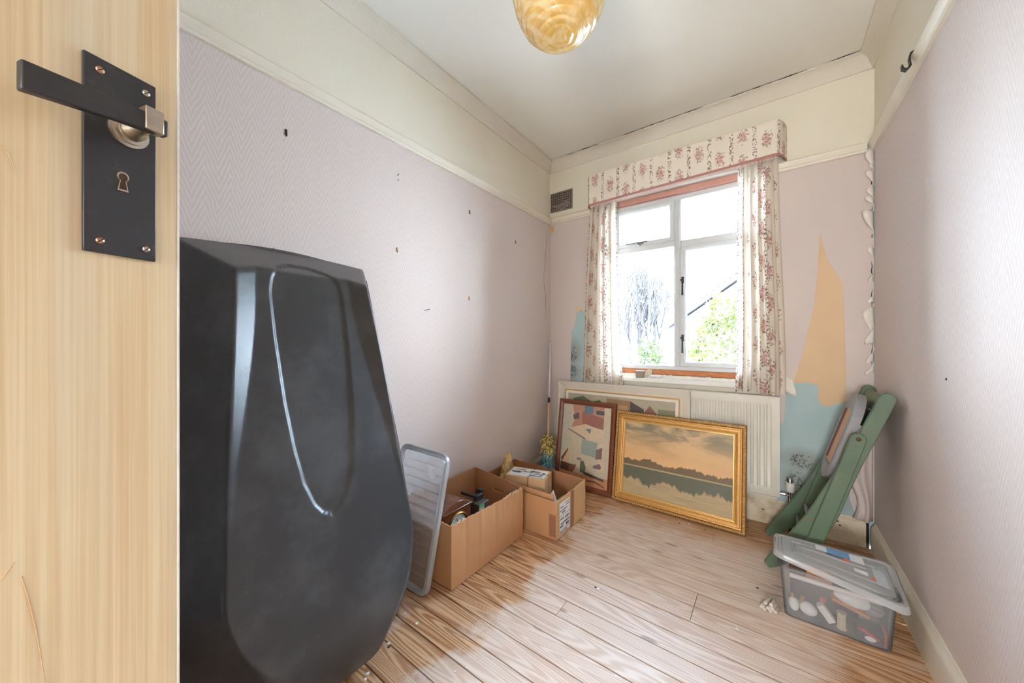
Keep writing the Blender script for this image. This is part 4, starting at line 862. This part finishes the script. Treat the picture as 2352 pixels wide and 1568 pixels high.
# ------------------------------------------------------------------ clock and tin in the battered box
t = NT('polished mahogany'); g1 = t.noise(t.scale(t.pos(), (30, 12, 90)), 1, 4, .6); t.p(Base_Color=t.mix(g1, S(74, 36, 22), S(138, 84, 58)), Roughness=.25); t.b.inputs['Coat Weight'].default_value = .3; M_MAHOG = t.m
ck = thing('mantel_clock', (-1.30, 1.215, .009), 'dark wooden mantel clock with a white dial inside the battered box', 'clock')
CX0, CX1, CY0, CY1, CZ = -1.372, -1.236, 1.125, 1.312, .285
obj('case', MB().box(CX0, CX1, CY0, CY1, .009, CZ), M_MAHOG, ck, bevel=.003)
obj('cornice', MB().box(CX0 - .005, CX1 + .006, CY0 - .006, CY1 + .006, CZ - .004, CZ + .006), M_MAHOG, ck, bevel=.003)
ym = (CY0 + CY1) / 2
obj('roof', MB().prism([(CY0, CZ + .006), (CY1, CZ + .006), (ym + .035, CZ + .034), (ym - .005, CZ + .036), (ym - .045, CZ + .030)], lambda a, b, c: (c, a, b), CX0, CX1 - .004), M_MAHOG, ck, bevel=.002)
Tk = lambda a, b, h: (CX1 + h, ym + a, .205 + b)
obj('bezel', MB().lathe([(.068, 0), (.068, .006), (.062, .010), (.056, .006), (.056, 0)], T=Tk, n=40, caps=False), M_BRASS, ck, smooth=True, auto=40)
dl = obj('dial', MB().lathe([(.057, .0005), (.057, .004), (0, .0041)], T=Tk, n=40), flat('silvered dial', S(206, 214, 212), .35, var=.05), ck)
for k in range(12):
    a = k * PI / 6; ca, sa = math.cos(a), math.sin(a)
    obj('hour_mark', MB().box(-.0011, .0011, .042, .050, .0042, .0046, T=lambda p, q, h: Tk(p * ca + q * sa, -p * sa + q * ca, h)), M_NEARBLK, dl)
for L, a, w_ in ((.030, 3.6, .0022), (.044, -.25, .0016)):
    ca, sa = math.cos(a), math.sin(a); obj('clock_hand', MB().box(-w_, w_, -.008, L, .005, .0058, T=lambda p, q, h: Tk(p * ca + q * sa, -p * sa + q * ca, h)), M_NEARBLK, dl)
M_OLIVE = flat('olive tin', S(84, 80, 66), .5, .2, .12)
tn = thing('carry_tin', (-1.26, 1.40, .009), 'olive grey tin with black handle and bright label beside the clock', 'tin')
obj('body', MB().box(-1.305, -1.215, 1.352, 1.436, .009, .262), M_OLIVE, tn, bevel=.006)
lt = obj('label', MB().box(-1.2148, -1.2142, 1.354, 1.392, .10, .258), M_LABEL, tn)
obj('label_band', MB().box(-1.2142, -1.2139, 1.354, 1.392, .240, .258), flat('mint ink', S(150, 200, 150), .6), lt); obj('label_picture', MB().box(-1.2142, -1.2139, 1.360, 1.388, .205, .235), flat('blue ink', S(96, 164, 210), .6), lt); obj('label_figure', MB().box(-1.2142, -1.2139, 1.362, 1.386, .13, .19), flat('grey ink', S(150, 156, 170), .6, var=.3, scale=120), lt)
obj('handle', MB().box(-1.345, -1.262, 1.366, 1.386, .278, .292, T=lambda x, y, z: (x, y + (x + 1.262) * .25, z + (x + 1.262) * -.12)).box(-1.275, -1.250, 1.372, 1.425, .258, .292).box(-1.30, -1.262, 1.418, 1.440, .255, .305), M_BAKE, tn, bevel=.004, label='black moulded handle')

# ------------------------------------------------------------------ feather duster in the corner
du_ = thing('feather_duster', (-1.352, 2.262, 0), 'yellow and blue feather duster on a long pole in the room corner', 'duster')
db, dt = Vector((-1.352, 2.262, .012)), Vector((-1.532, 2.628, 1.105))
dv = (dt - db); dP = lambda f: db + dv * f
obj('wooden_handle', MB().tube([dP(.30), dP(.56)], .0085, 12), flat('pale wood handle', S(222, 178, 118), .5), du_, smooth=True)
obj('collar', MB().tube([dP(.55), dP(.585)], .0105, 12), M_BAKE, du_, smooth=True); obj('steel_pole', MB().tube([dP(.58), dP(1)], .0075, 12), flat('white coated pole', S(226, 226, 230), .3, var=.02), du_, smooth=True)
dax = dv.normalized(); dx_ = dax.orthogonal().normalized(); dy_ = dax.cross(dx_)
def feathers(f0, f1, n, rad, L, seed, jit=.012):
    rd = random.Random(seed); mb = MB()
    for i in range(n):
        f = rd.uniform(f0, f1); a = rd.uniform(0, 2 * PI); r_ = rad * interp([(f0, .55), ((f0 + f1) / 2, 1), (f1, .75)], f)
        o_ = dP(f) + (dx_ * math.cos(a) + dy_ * math.sin(a)) * .006; dr = (dx_ * math.cos(a) + dy_ * math.sin(a))
        e = dP(f) + dr * r_ * rd.uniform(.55, 1.3) - dax * L * rd.uniform(-.5, 1.1) + Vector((rd.uniform(-jit, jit), rd.uniform(-jit, jit), 0))
        m_ = (o_ + e) / 2 + dr * r_ * .25 + dax * .01; w_ = dr.cross(dax).normalized() * rd.uniform(.003, .008)
        if e.z < .004: e.z = .004
        mb.add([o_ - w_ * .4, o_ + w_ * .4, m_ + w_, e, m_ - w_], [(0, 1, 2, 4), (4, 2, 3)])
    return mb
t = NT('yellow feathers'); t.p(Base_Color=t.mix(t.noise(t.pos(), 60, 3), S(212, 176, 84), S(246, 228, 158)), Roughness=.8); M_FY = t.m
t = NT('blue feathers'); t.p(Base_Color=t.mix(t.noise(t.pos(), 60, 3), S(84, 156, 176), S(156, 214, 222)), Roughness=.8); M_FB = t.m
obj('yellow_feathers', feathers(.20, .32, 620, .064, .03, 1, .02), M_FY, du_, kind='stuff', fix=False)
obj('blue_feathers', feathers(.035, .215, 760, .058, .04, 2, .02), M_FB, du_, kind='stuff', fix=False)

# ------------------------------------------------------------------ folded green wooden chair
t = NT('chipped green paint'); n1 = t.noise(t.pos(), 22, 5, .7); n2 = t.noise(t.pos(), 90, 3, .7)
c = t.mix(t.noise(t.pos(), 7, 3), S(70, 92, 70), S(108, 128, 104)); chip = t.step(n2, .66, .72); rust = t.step(n1, .58, .68)
c = t.mix(t.math('MULTIPLY', rust, .7), c, S(130, 98, 74)); c = t.mix(chip, c, S(58, 66, 50)); t.p(Base_Color=c, Roughness=.45).bump(n2, .12, .001); M_GRN = t.m
M_GRYP = flat('grey seat paint', S(150, 148, 150), .45, var=.1, scale=40)
t = NT('speckled cork'); t.p(Base_Color=t.mix(t.step(t.noise(t.pos(), 220, 2), .58, .66), S(222, 180, 146), S(150, 96, 66)), Roughness=.8); M_CORK = t.m
M_MARO = flat('maroon edge', S(88, 50, 42), .5)
ch_ = thing('folding_chair', (.15, 2.3, 0), 'folded green wooden chair leaning against the papered wall', 'chair')
def ribbon(pts, wd):                             # flat board outline along a centre line in (x,z)
    L_, R_ = [], []
    for i, (x, z) in enumerate(pts):
        a = pts[max(0, i - 1)]; b = pts[min(len(pts) - 1, i + 1)]; d = Vector((b[0] - a[0], b[1] - a[1])).normalized(); n_ = Vector((-d.y, d.x)); w_ = wd[i] / 2
        L_.append((x + n_.x * w_, z + n_.y * w_)); R_.append((x - n_.x * w_, z - n_.y * w_))
    return L_, R_
def leg(pts, wd, y0, y1, m=M_GRN, name='leg', round_top=True):
    L_, R_ = ribbon(pts, wd); cap = []
    if round_top:
        p = Vector(pts[-1]); d = (p - Vector(pts[-2])).normalized(); n_ = Vector((-d.y, d.x)); w_ = wd[-1] / 2
        cap = [tuple(p + n_ * w_ * math.cos(a) + d * w_ * math.sin(a)) for a in [PI * k / 8 for k in range(1, 8)]]
    poly = L_ + cap + R_[::-1]
    return obj(name, MB().prism(poly, lambda a, b, c: (a, c, b), y0, y1), m, ch_, bevel=.003)
def spline(P, n=6):
    out = []
    for i in range(len(P) - 1):
        p0, p1, p2, p3 = (Vector(P[max(i - 1, 0)]), Vector(P[i]), Vector(P[i + 1]), Vector(P[min(i + 2, len(P) - 1)]))
        for k in range(n):
            q = k / n; out.append(tuple(.5 * ((2 * p1) + (p2 - p0) * q + (2 * p0 - 5 * p1 + 4 * p2 - p3) * q * q + (3 * p1 - p0 - 3 * p2 + p3) * q ** 3)))
    out.append(P[-1]); return out
A = spline([(-.014, .014, .030), (.035, .068, .066), (.12, .185, .092), (.19, .31, .094), (.235, .43, .080), (.285, .56, .062), (.345, .72, .056), (.398, .866, .054)])
A2, AW = [(p[0], p[1]) for p in A], [p[2] for p in A]
Bc = spline([(.106, .003, .052), (.17, .22, .054), (.245, .475, .054), (.306, .688, .052)]); B2_, BW = [(p[0], p[1]) for p in Bc], [p[2] for p in Bc]
YA, YB = 2.118, 2.462
leg(A2, AW, YA, YA + .022); leg(A2, AW, YB, YB + .022)
lb_ = leg(B2_, BW, YA - .024, YA - .002); leg(B2_, BW, YB - .024, YB - .002)
for yy, nm in ((YA - .026, lb_),):
    obj('bolt', MB().lathe([(.008, 0), (.008, .003), (.004, .004)], T=lambda a, b, h: (.306 + a, YA - .024 - h, .690 + b), n=14), M_RUST, nm, smooth=True)
obj('bolt', MB().lathe([(.011, 0), (.011, .002), (.006, .003)], T=lambda a, b, h: (.19 + a, YB - .0005 - h, .31 + b), n=16), M_GRN, ch_, smooth=True)
obj('top_rail', MB().prism(rrect(-.012, .012, -.04, .04, .010, 3), lambda a, b, c: (.385 + a * .93 + b * .33, c, .838 - a * .33 + b * .93), YA + .020, YB + .002), M_GRN, ch_)
for (x, z) in ((.12, .16), (.155, .235)): obj('stretcher', MB().tube([(x, YA + .02, z), (x, YB + .004, z)], .010, 10), M_GRYP, ch_, smooth=True)
# seat: rounded panel with a sunk cork panel, hanging between the legs
su = Vector((.118, 0, .400)).normalized(); sn = Vector((-su.z, 0, su.x)); Ts = basis((.214, 2.288, .452), (0, 1, 0), su, sn)
HW, SL = .116, .430
ring = lambda d, c: [Ts(a, b, c) for a, b in rrect(-HW + d, HW - d, d, SL - d, HW - d - .001, 12)]
ring2 = lambda d, c, e=0: [Ts(a, b, c) for a, b in rrect(-.078 + d, .078 - d, .075 + d, SL - .075 - d, .022, 12)]
seat = obj('seat', MB().loft([ring(0, -.022), ring(0, .010), ring(.006, .014), ring2(0, .014), ring2(0, .004)], True, False), M_GRYP, ch_, smooth=True, auto=30)
obj('cork_panel', MB().prism([(a, b) for a, b in rrect(-.078, .078, .075, SL - .075, .022, 6)], Ts, -.006, .005), M_CORK, seat)
obj('recess_edge', MB().box(.072, .0785, .085, SL - .085, .004, .0135, T=Ts), M_MARO, seat)
obj('back_slat', MB().box(-.155, .155, -.02, .06, 0, .016, T=basis((.355, 2.30, .74), (0, 1, 0), su, sn)), M_GRN, ch_, bevel=.003)

# ------------------------------------------------------------------ storage box with its lid and contents
sb_ = thing('storage_box', (.20, 1.90, 0), 'clear plastic storage box with a loose blue-white lid beside the skirting', 'storage box')
SX0, SX1, SY0, SY1 = .046, .352, 1.800, 1.985
def tub(d, z, k): return [(x, y, z) for x, y in rrect(SX0 - k + d, SX1 + k - d, SY0 - k * .6 + d, SY1 + k * .6 - d, .022, 5)]
obj('tub', MB().loft([tub(0, .002, 0), tub(0, .07, .004), tub(0, .150, .010), tub(0, .196, .014), tub(-.008, .197, .014), tub(-.008, .203, .014), tub(.003, .203, .014), tub(.003, .15, .010), tub(.003, .006, 0)], True, True), M_TUBPL, sb_, smooth=True, auto=40)
def warp(x, y):
    u = (x - SX0) / (SX1 - SX0); v = (y - SY0) / (SY1 - SY0)
    return lerp(lerp(.252, .196, u), lerp(.236, .228, u), v) + .006 * math.sin(u * PI) * (1 - v)
def lidr(d, dz, r=.035):
    return [(x, y, warp(x, y) + dz) for x, y in rrect(SX0 - .034 + d, SX1 + .042 - d, SY0 - .022 + d, SY1 + .026 - d, max(r - d, .006), 8)]
sl = obj('lid', MB().loft([lidr(-.002, -.022), lidr(0, -.006), lidr(.004, 0), lidr(.014, .001), lidr(.018, -.004), lidr(.026, -.004), lidr(.030, .002), lidr(.060, .003), lidr(.064, -.002), lidr(.069, -.002), lidr(.073, .003), lidr(.092, .003), lidr(.095, -.001), lidr(.10, -.001)], False, True), M_TLID, sb_, smooth=True, auto=30, label='loose blue-white lid sitting crooked')
def lid_patch(name, x0, x1, y0, y1, m, up=.0042):
    mb = MB().grid(lambda u, v: (lerp(x0, x1, u), lerp(y0, y1, v), warp(lerp(x0, x1, u), lerp(y0, y1, v)) + up), 4, 4); o = obj(name, mb, m, sl); o.modifiers.new('t', 'SOLIDIFY').thickness = .0004
M_BLUEINK = flat('blue label', S(120, 168, 214), .5); M_ORS = flat('orange sticker', S(242, 120, 88), .5)
lid_patch('label_blue', .19, .26, 1.942, 1.985, M_BLUEINK); lid_patch('label_white', .155, .19, 1.942, 1.985, M_LABEL); lid_patch('label_white', .26, .30, 1.935, 1.985, M_LABEL); lid_patch('label_text', .185, .24, 1.925, 1.938, flat('label print', S(120, 130, 150), .6, var=.4, scale=200)); lid_patch('label_orange', .232, .255, 1.918, 1.934, M_ORS); lid_patch('label_white', .262, .300, 1.868, 1.892, M_LABEL)
lid_patch('round_sticker', .308, .326, 1.855, 1.872, M_ORS); lid_patch('label_clear', .318, .352, 1.84, 1.93, flat('grey film', S(196, 204, 208), .4))
for x, y0 in ((.02, 1.80), (.388, 1.80)): obj('clip', MB().grid(lambda u, v: (x + (-.004 if x < .2 else .004) * math.sin(v * PI), lerp(1.84, 1.93, u), warp(x, 1.88) - .04 + .045 * v), 4, 4), M_TLID, sl, smooth=True)
# contents
M_OPAL = flat('opal bulb glass', S(236, 234, 230), .2, var=.02); M_CAP = flat('bulb cap brass', S(186, 146, 84), .35, .9)
M_REDC = flat('red card', S(206, 52, 44), .5); M_BLKC = flat('black card', S(36, 34, 34), .5); M_ORC = flat('orange plastic', S(222, 140, 66), .5); M_RIB = flat('ribbed wood', S(214, 196, 164), .6, var=.2, scale=60)
G = 'odds and ends in the storage box'
def bulb(c, d, r, L, lb, cap=M_CAP):
    c = Vector(c); d = Vector(d).normalized(); a = d.orthogonal().normalized(); b = d.cross(a); T = lambda p, q, h: c + a * p + b * q + d * h
    o = thing('light_bulb', c, lb, 'bulb', G)
    obj('glass', MB().lathe([(r * math.sin(k / 12 * PI * .93) , -L / 2 * math.cos(k / 12 * PI)) for k in range(13)], T=T, n=18), M_OPAL, o, smooth=True)
    obj('cap', MB().lathe([(r * .42, L * .45), (r * .42, L * .78), (r * .2, L * .82)], T=T, n=14), cap, o, smooth=True, auto=40)
bulb((.125, 1.842, .033), (-1, .15, .25), .024, .055, 'pearl bulb with brass cap lying low in the storage box front')
bulb((.252, 1.860, .118), (1, .1, -.15), .026, .105, 'long oval opal bulb lying across the top of the contents', M_GREYMET)
bulb((.078, 1.835, .038), (-.1, .2, 1), .018, .05, 'small candle bulb standing in the storage box corner')
obj('glass_globe', MB().ball((.318, 1.895, .088), .030, 18, 12), plastic('smoky globe', (.8, .8, .8, 1), .4, .1), smooth=True, label='smoky glass globe above the red and black carton', cat='globe', group=G)
ct = thing('bulb_carton', (.297, 1.835, .006), 'red and black bulb carton lying at the box end', 'carton', G)
obj('carton', MB().box(.258, .332, 1.812, 1.866, .0065, .052), M_BLKC, ct, bevel=.001); obj('end_flap', MB().box(.332, .339, 1.812, 1.866, .0065, .052), M_REDC, ct); obj('red_stripe', MB().prism([(.264, .044), (.278, .048), (.322, .024), (.316, .018)], lambda a, b, c: (a, c, b), 1.8112, 1.812), M_REDC, ct); obj('bulb_picture', MB().lathe([(.011, 0), (.011, .0006)], T=lambda a, b, h: (.296 + a * 1.4, 1.8118 - h, .019 + b * .8), n=16), M_OPAL, ct)
obj('reel', MB().lathe([(.015, 0), (.015, .004), (.0125, .006), (.0125, .056), (.015, .058), (.015, .062)], (.221, 1.836, .0065), 18), M_RIB, smooth=True, auto=40, label='ribbed pale wooden reel standing between bulb and carton', cat='reel', group=G)
obj('white_carton', MB().box(-.012, .012, -.014, .014, -.032, .032, T=basis((.176, 1.840, .044), (.81, 0, .58), (0, 1, 0), (-.58, 0, .81))), flat('white carton', S(232, 226, 218), .6), bevel=.001, label='slim white carton leaning left of the wooden reel', cat='carton', group=G)
obj('orange_tray', MB().box(-.055, .055, -.02, .02, -.006, .006, T=basis((.250, 1.885, .077), (.96, 0, -.28), (0, 1, 0), (.28, 0, .96))), M_ORC, bevel=.003, label='orange plastic piece under the long oval bulb', cat='plastic piece', group=G)
obj('fluorescent_tube', MB().tube([(.064, 1.822, .158), (.335, 1.828, .156)], .0085, 14), flat('white tube', S(238, 226, 220), .3, var=.02), smooth=True, auto=50, label='long white tube lying across the storage box top', cat='tube', group=G)
obj('brass_fitting', MB().tube([(.100, 1.845, .050), (.108, 1.842, .082)], .007, 12), M_CAP, smooth=True, auto=50, label='small brass cylinder beside the candle bulb', cat='fitting', group=G)
obj('red_cap', MB().tube([(.160, 1.87, .075), (.178, 1.868, .073)], .010, 12), M_REDC, smooth=True, auto=50, label='small red cap above the pearl bulb', cat='cap', group=G)
obj('dark_pouch', MB().box(.07, .28, 1.90, 1.965, .0065, .11), flat('dark grey cloth', S(92, 84, 80), .8, var=.3, scale=50), bevel=.012, label='dark grey pouch filling the back of the storage box', cat='pouch', group=G)
obj('orange_box', MB().box(.12, .20, 1.895, 1.945, .112, .165), M_ORC, bevel=.002, label='orange packet high at the back of the storage box', cat='packet', group=G)
obj('brown_case', MB().box(.065, .118, 1.905, 1.955, .112, .172), flat('brown leather', S(106, 70, 58), .6, var=.2), bevel=.004, label='brown case high at the back of the storage box', cat='case', group=G)

# ------------------------------------------------------------------ bits on the floor
bd = thing('dowel_bundle', (.002, 1.806, 0), 'small bundle of white dowels in clear wrap on the floor', 'bundle')
rd = random.Random(8); dd0 = None
M_DOWEL = flat('chalky dowel', S(216, 206, 192), .8, var=.2, scale=120)
for k, (a, b) in enumerate([(0, 0), (1, 0), (2, 0), (3, 0), (.5, .85), (1.5, .85), (2.5, .85), (1, 1.7), (2, 1.7)]):
    p = Vector((-.024 + a * .015 + rd.uniform(-.002, .002), 1.795 + rd.uniform(-.006, .006), .0075 + b * .0145)); d = Vector((rd.uniform(.2, .5), 1, rd.uniform(-.05, .05))).normalized()
    obj('dowel', MB().lathe([(.003, 0), (.003, .0005), (.007, .0006), (.007, .048), (.006, .050)], T=lambda x, y, h: p + Vector((d.y, -d.x, 0)) * x + Vector((0, 0, 1)) * y + d * (h - .02), n=10), M_DOWEL, bd, smooth=True, auto=40)
obj('wrap', MB().grid(lambda u, v: (.0 + .034 * math.cos(u * PI) + .008 * v, 1.80 + .03 * v, .006 + .040 * math.sin(u * PI) + .002 * math.sin(u * 21)), 24, 6), plastic('clear wrap', (.97, .97, .97, 1), .85, .1), bd, smooth=True)
obj('twist_tie', MB().tube([(-.035, 1.850, .002), (-.026, 1.846, .004), (-.018, 1.852, .006), (-.012, 1.858, .002)], .0013, 6), flat('yellow wire', S(226, 206, 96), .5), label='yellow twist of wire on the floor near the dowel bundle', cat='wire tie')
M_CHIP = flat('white paint flake', S(240, 238, 232), .7, var=.03); M_CHIPD = flat('dark crumb', S(52, 44, 38), .8)
def fxy(px, py):                                 # floor point seen at a photo pixel
    a = (px - 1176) / 800; b = (784 - py) / 800; yw = math.atan(593 / 800); c_, s_ = math.cos(yw), math.sin(yw); k = -(478 / 430) / b; return ((a * c_ - s_) * k, (c_ + a * s_) * k)
rd = random.Random(31)
chips = [(1072, 1533, 1), (957, 1432, 1), (893, 1478, 1), (931, 1409, 1), (845, 1547, 1), (1233, 1320, 1), (1374, 1352, 1), (1415, 1553, 1), (1693, 1445, 1), (1583, 1203, 1), (840, 1560, 1), (1045, 1542, 1), (1620, 1216, 0), (1368, 1349, 0), (893, 1486, 0), (1655, 1210, 0), (1740, 1350, 0), (1561, 1201, 0)]
for px, py, wh in chips:
    x, y = fxy(px, py); r_ = rd.uniform(.004, .0085); n_ = rd.randint(5, 7); a0 = rd.uniform(0, 6)
    P = [(x + r_ * rd.uniform(.6, 1.1) * math.cos(a0 + k * 2 * PI / n_), y + r_ * rd.uniform(.6, 1.1) * math.sin(a0 + k * 2 * PI / n_)) for k in range(n_)]
    obj('paint_flake' if wh else 'floor_crumb', MB().prism(P, lambda a, b, c: (a, b, c), .0003, .0022), M_CHIP if wh else M_CHIPD, label='small white paint flake lying on the bare boards' if wh else 'small dark crumb lying on the bare boards', cat='flake' if wh else 'crumb', group='white flakes on the floor' if wh else 'dark crumbs on the floor')

# ------------------------------------------------------------------ outside the window
GZ = -2.7
t = NT('pale bounce ground'); t.p(Base_Color=t.mix(t.noise(t.pos(), 3, 5), S(214, 210, 202), S(232, 228, 222)), Roughness=.9)  # ground toned pale as a reflector, throwing daylight up to the ceiling
struct('ground', MB().box(-30, 30, YW + .4, 45, GZ - .2, GZ), t.m, 'ground far below the window, made pale to bounce light indoors', cat='ground')
M_BARK = flat('bare twig bark', S(56, 50, 50), .9, var=.15)
def bare_tree(base, h, spread, seed, label, depth=6):
    rd = random.Random(seed); mb = MB(); tw = MB(); base = Vector(base)
    def grow(p, d, L, r_, k):
        e = p + d * L; mid = p + d * L * .5 + Vector((rd.uniform(-1, 1), rd.uniform(-1, 1), 0)) * L * .05
        (mb if k > 3 else tw).tube([p, mid, e], [r_, r_ * .86, r_ * .72], 6 if k > 3 else 4, caps=False)
        if k == 0: return
        for i in range(3 if k > 1 else 4):
            q = Vector((rd.uniform(-1, 1), rd.uniform(-1, 1), rd.uniform(.0, 1.1))); nd_ = (d * 1.15 + q * spread + Vector((0, 0, .28))).normalized()
            grow(p + d * L * rd.uniform(.55, 1), nd_, L * rd.uniform(.66, .84), max(r_ * .60, .007), k - 1)
    r_ = thing('bare_tree', base, label, 'tree'); grow(base, Vector((.02, 0, 1)), h * .30, h * .020, depth)
    obj('trunk', mb, M_BARK, r_, smooth=True, fix=False); obj('twigs', tw, M_BARK, r_, kind='stuff', fix=False)
bare_tree((-3.0, 10.5, GZ), 7.2, .58, 3, 'tall leafless tree with upright twigs outside the window', 6)
bare_tree((-5.6, 13.5, GZ), 6.6, .6, 11, 'shorter leafless tree at the garden edge outside', 6)
def bush(base, rx, ry, h, n, c0, c1, seed, label):
    rd = random.Random(seed); mb = MB(); base = Vector(base)
    for i in range(n):
        a, zf = rd.uniform(0, 2 * PI), rd.random() ** .8; rr = math.sqrt(max(.02, 1 - (max(0, zf - .45) / .56) ** 2)) * (.55 + .45 * rd.random() ** .5) * (1 + .14 * math.sin(a * 3 + zf * 9) + .1 * math.sin(a * 7 - zf * 17))
        p = base + Vector((rx * rr * math.cos(a), ry * rr * math.sin(a), h * zf * (1 + .06 * math.sin(a * 5)))); s_ = rd.uniform(.035, .075)
        u = Vector((rd.uniform(-1, 1), rd.uniform(-1, 1), rd.uniform(-.6, 1))).normalized(); w_ = u.orthogonal().normalized(); w_.rotate(Matrix.Rotation(rd.uniform(0, 6), 3, u))
        mb.add([p, p + u * s_ + w_ * s_ * .45, p + u * s_ * 2, p + u * s_ - w_ * s_ * .45], [(0, 1, 2, 3)])
    t = NT('leaves ' + label); nz = t.noise(t.pos(), 4, 4); t.p(Base_Color=t.mix(nz, c0, c1), Roughness=.5)
    tb = t.n('BsdfTranslucent', None, Color=c1).outputs[0]; mx = t.n('MixShader', None, i0=.3, i1=t.b.outputs[0], i2=tb); t.t.links.new(mx.outputs[0], t.out.inputs[0])
    r_ = thing('evergreen_bush', base, label, 'bush'); obj('foliage', mb, t.m, r_, kind='stuff', fix=False)
    st = MB()
    for k in range(5): st.tube([base + Vector((rd.uniform(-.15, .15), rd.uniform(-.15, .15), 0)), base + Vector((rd.uniform(-.4, .4) * rx, rd.uniform(-.4, .4) * ry, h * .7))], [.03, .01], 6)
    obj('stems', st, M_BARK, r_, smooth=True, kind='stuff')
bush((-.62, 7.6, GZ), 1.0, .8, 4.45, 9000, S(34, 48, 24), S(90, 90, 36), 4, 'big yellow-green evergreen bush outside the casement pane')
bush((-2.5, 9.3, GZ), .55, .5, 3.7, 4000, S(40, 58, 34), S(84, 88, 46), 6, 'narrow green bush beside the leafless trees')
bush((-3.6, 7.2, GZ), .75, .5, 3.4, 3500, S(64, 74, 52), S(104, 104, 78), 8, 'pale hedge bush low at the garden edge')
hs = thing('house', (1.0, 17, GZ), 'neighbouring house with a pale gable wall and grey tiled verge', 'house')
M_REND = flat('pale render', S(226, 232, 234), .9, var=.04, scale=2); M_TILE = flat('grey roof tile', S(108, 106, 110), .8, var=.15, scale=12)
HYa, HYb = 15, 23
hx = lambda z: z
obj('gable_wall', MB().prism([(-3.4, GZ), (5.4, GZ), (5.4, 1.5), (1.0, 4.66), (-3.4, 1.5)], lambda a, b, c: (a, c, b), HYa, HYb), M_REND, hs)
for sx in (-1, 1):
    e0 = Vector((1.0, 0, 4.80)); e1 = Vector((1.0 + sx * 4.75, 0, 1.38)); dr = (e1 - e0).normalized(); up = Vector((-dr.z * sx, 0, dr.x * sx)); up = up if up.z > 0 else -up
    rs_ = obj('roof_slope', MB().loft([[p + Vector((0, HYa - .18, 0)), p + Vector((0, HYb, 0)), p + Vector((0, HYb, 0)) + up * .12, p + Vector((0, HYa - .18, 0)) + up * .12] for p in (e0, e1)]), M_TILE, hs)
    L = (e1 - e0).length; src = None; n_ = 26
    for i in range(n_):
        p = e0 + dr * (L * i / n_)
        obj('verge_tile', MB().loft([[q + Vector((0, HYa - .22, 0)), q + Vector((0, HYa + .2, 0)), q + Vector((0, HYa + .2, 0)) + up * .05, q + Vector((0, HYa - .22, 0)) + up * .05] for q in (p + up * .16, p + dr * (L / n_ + .06) + up * .115)]), M_TILE, rs_)
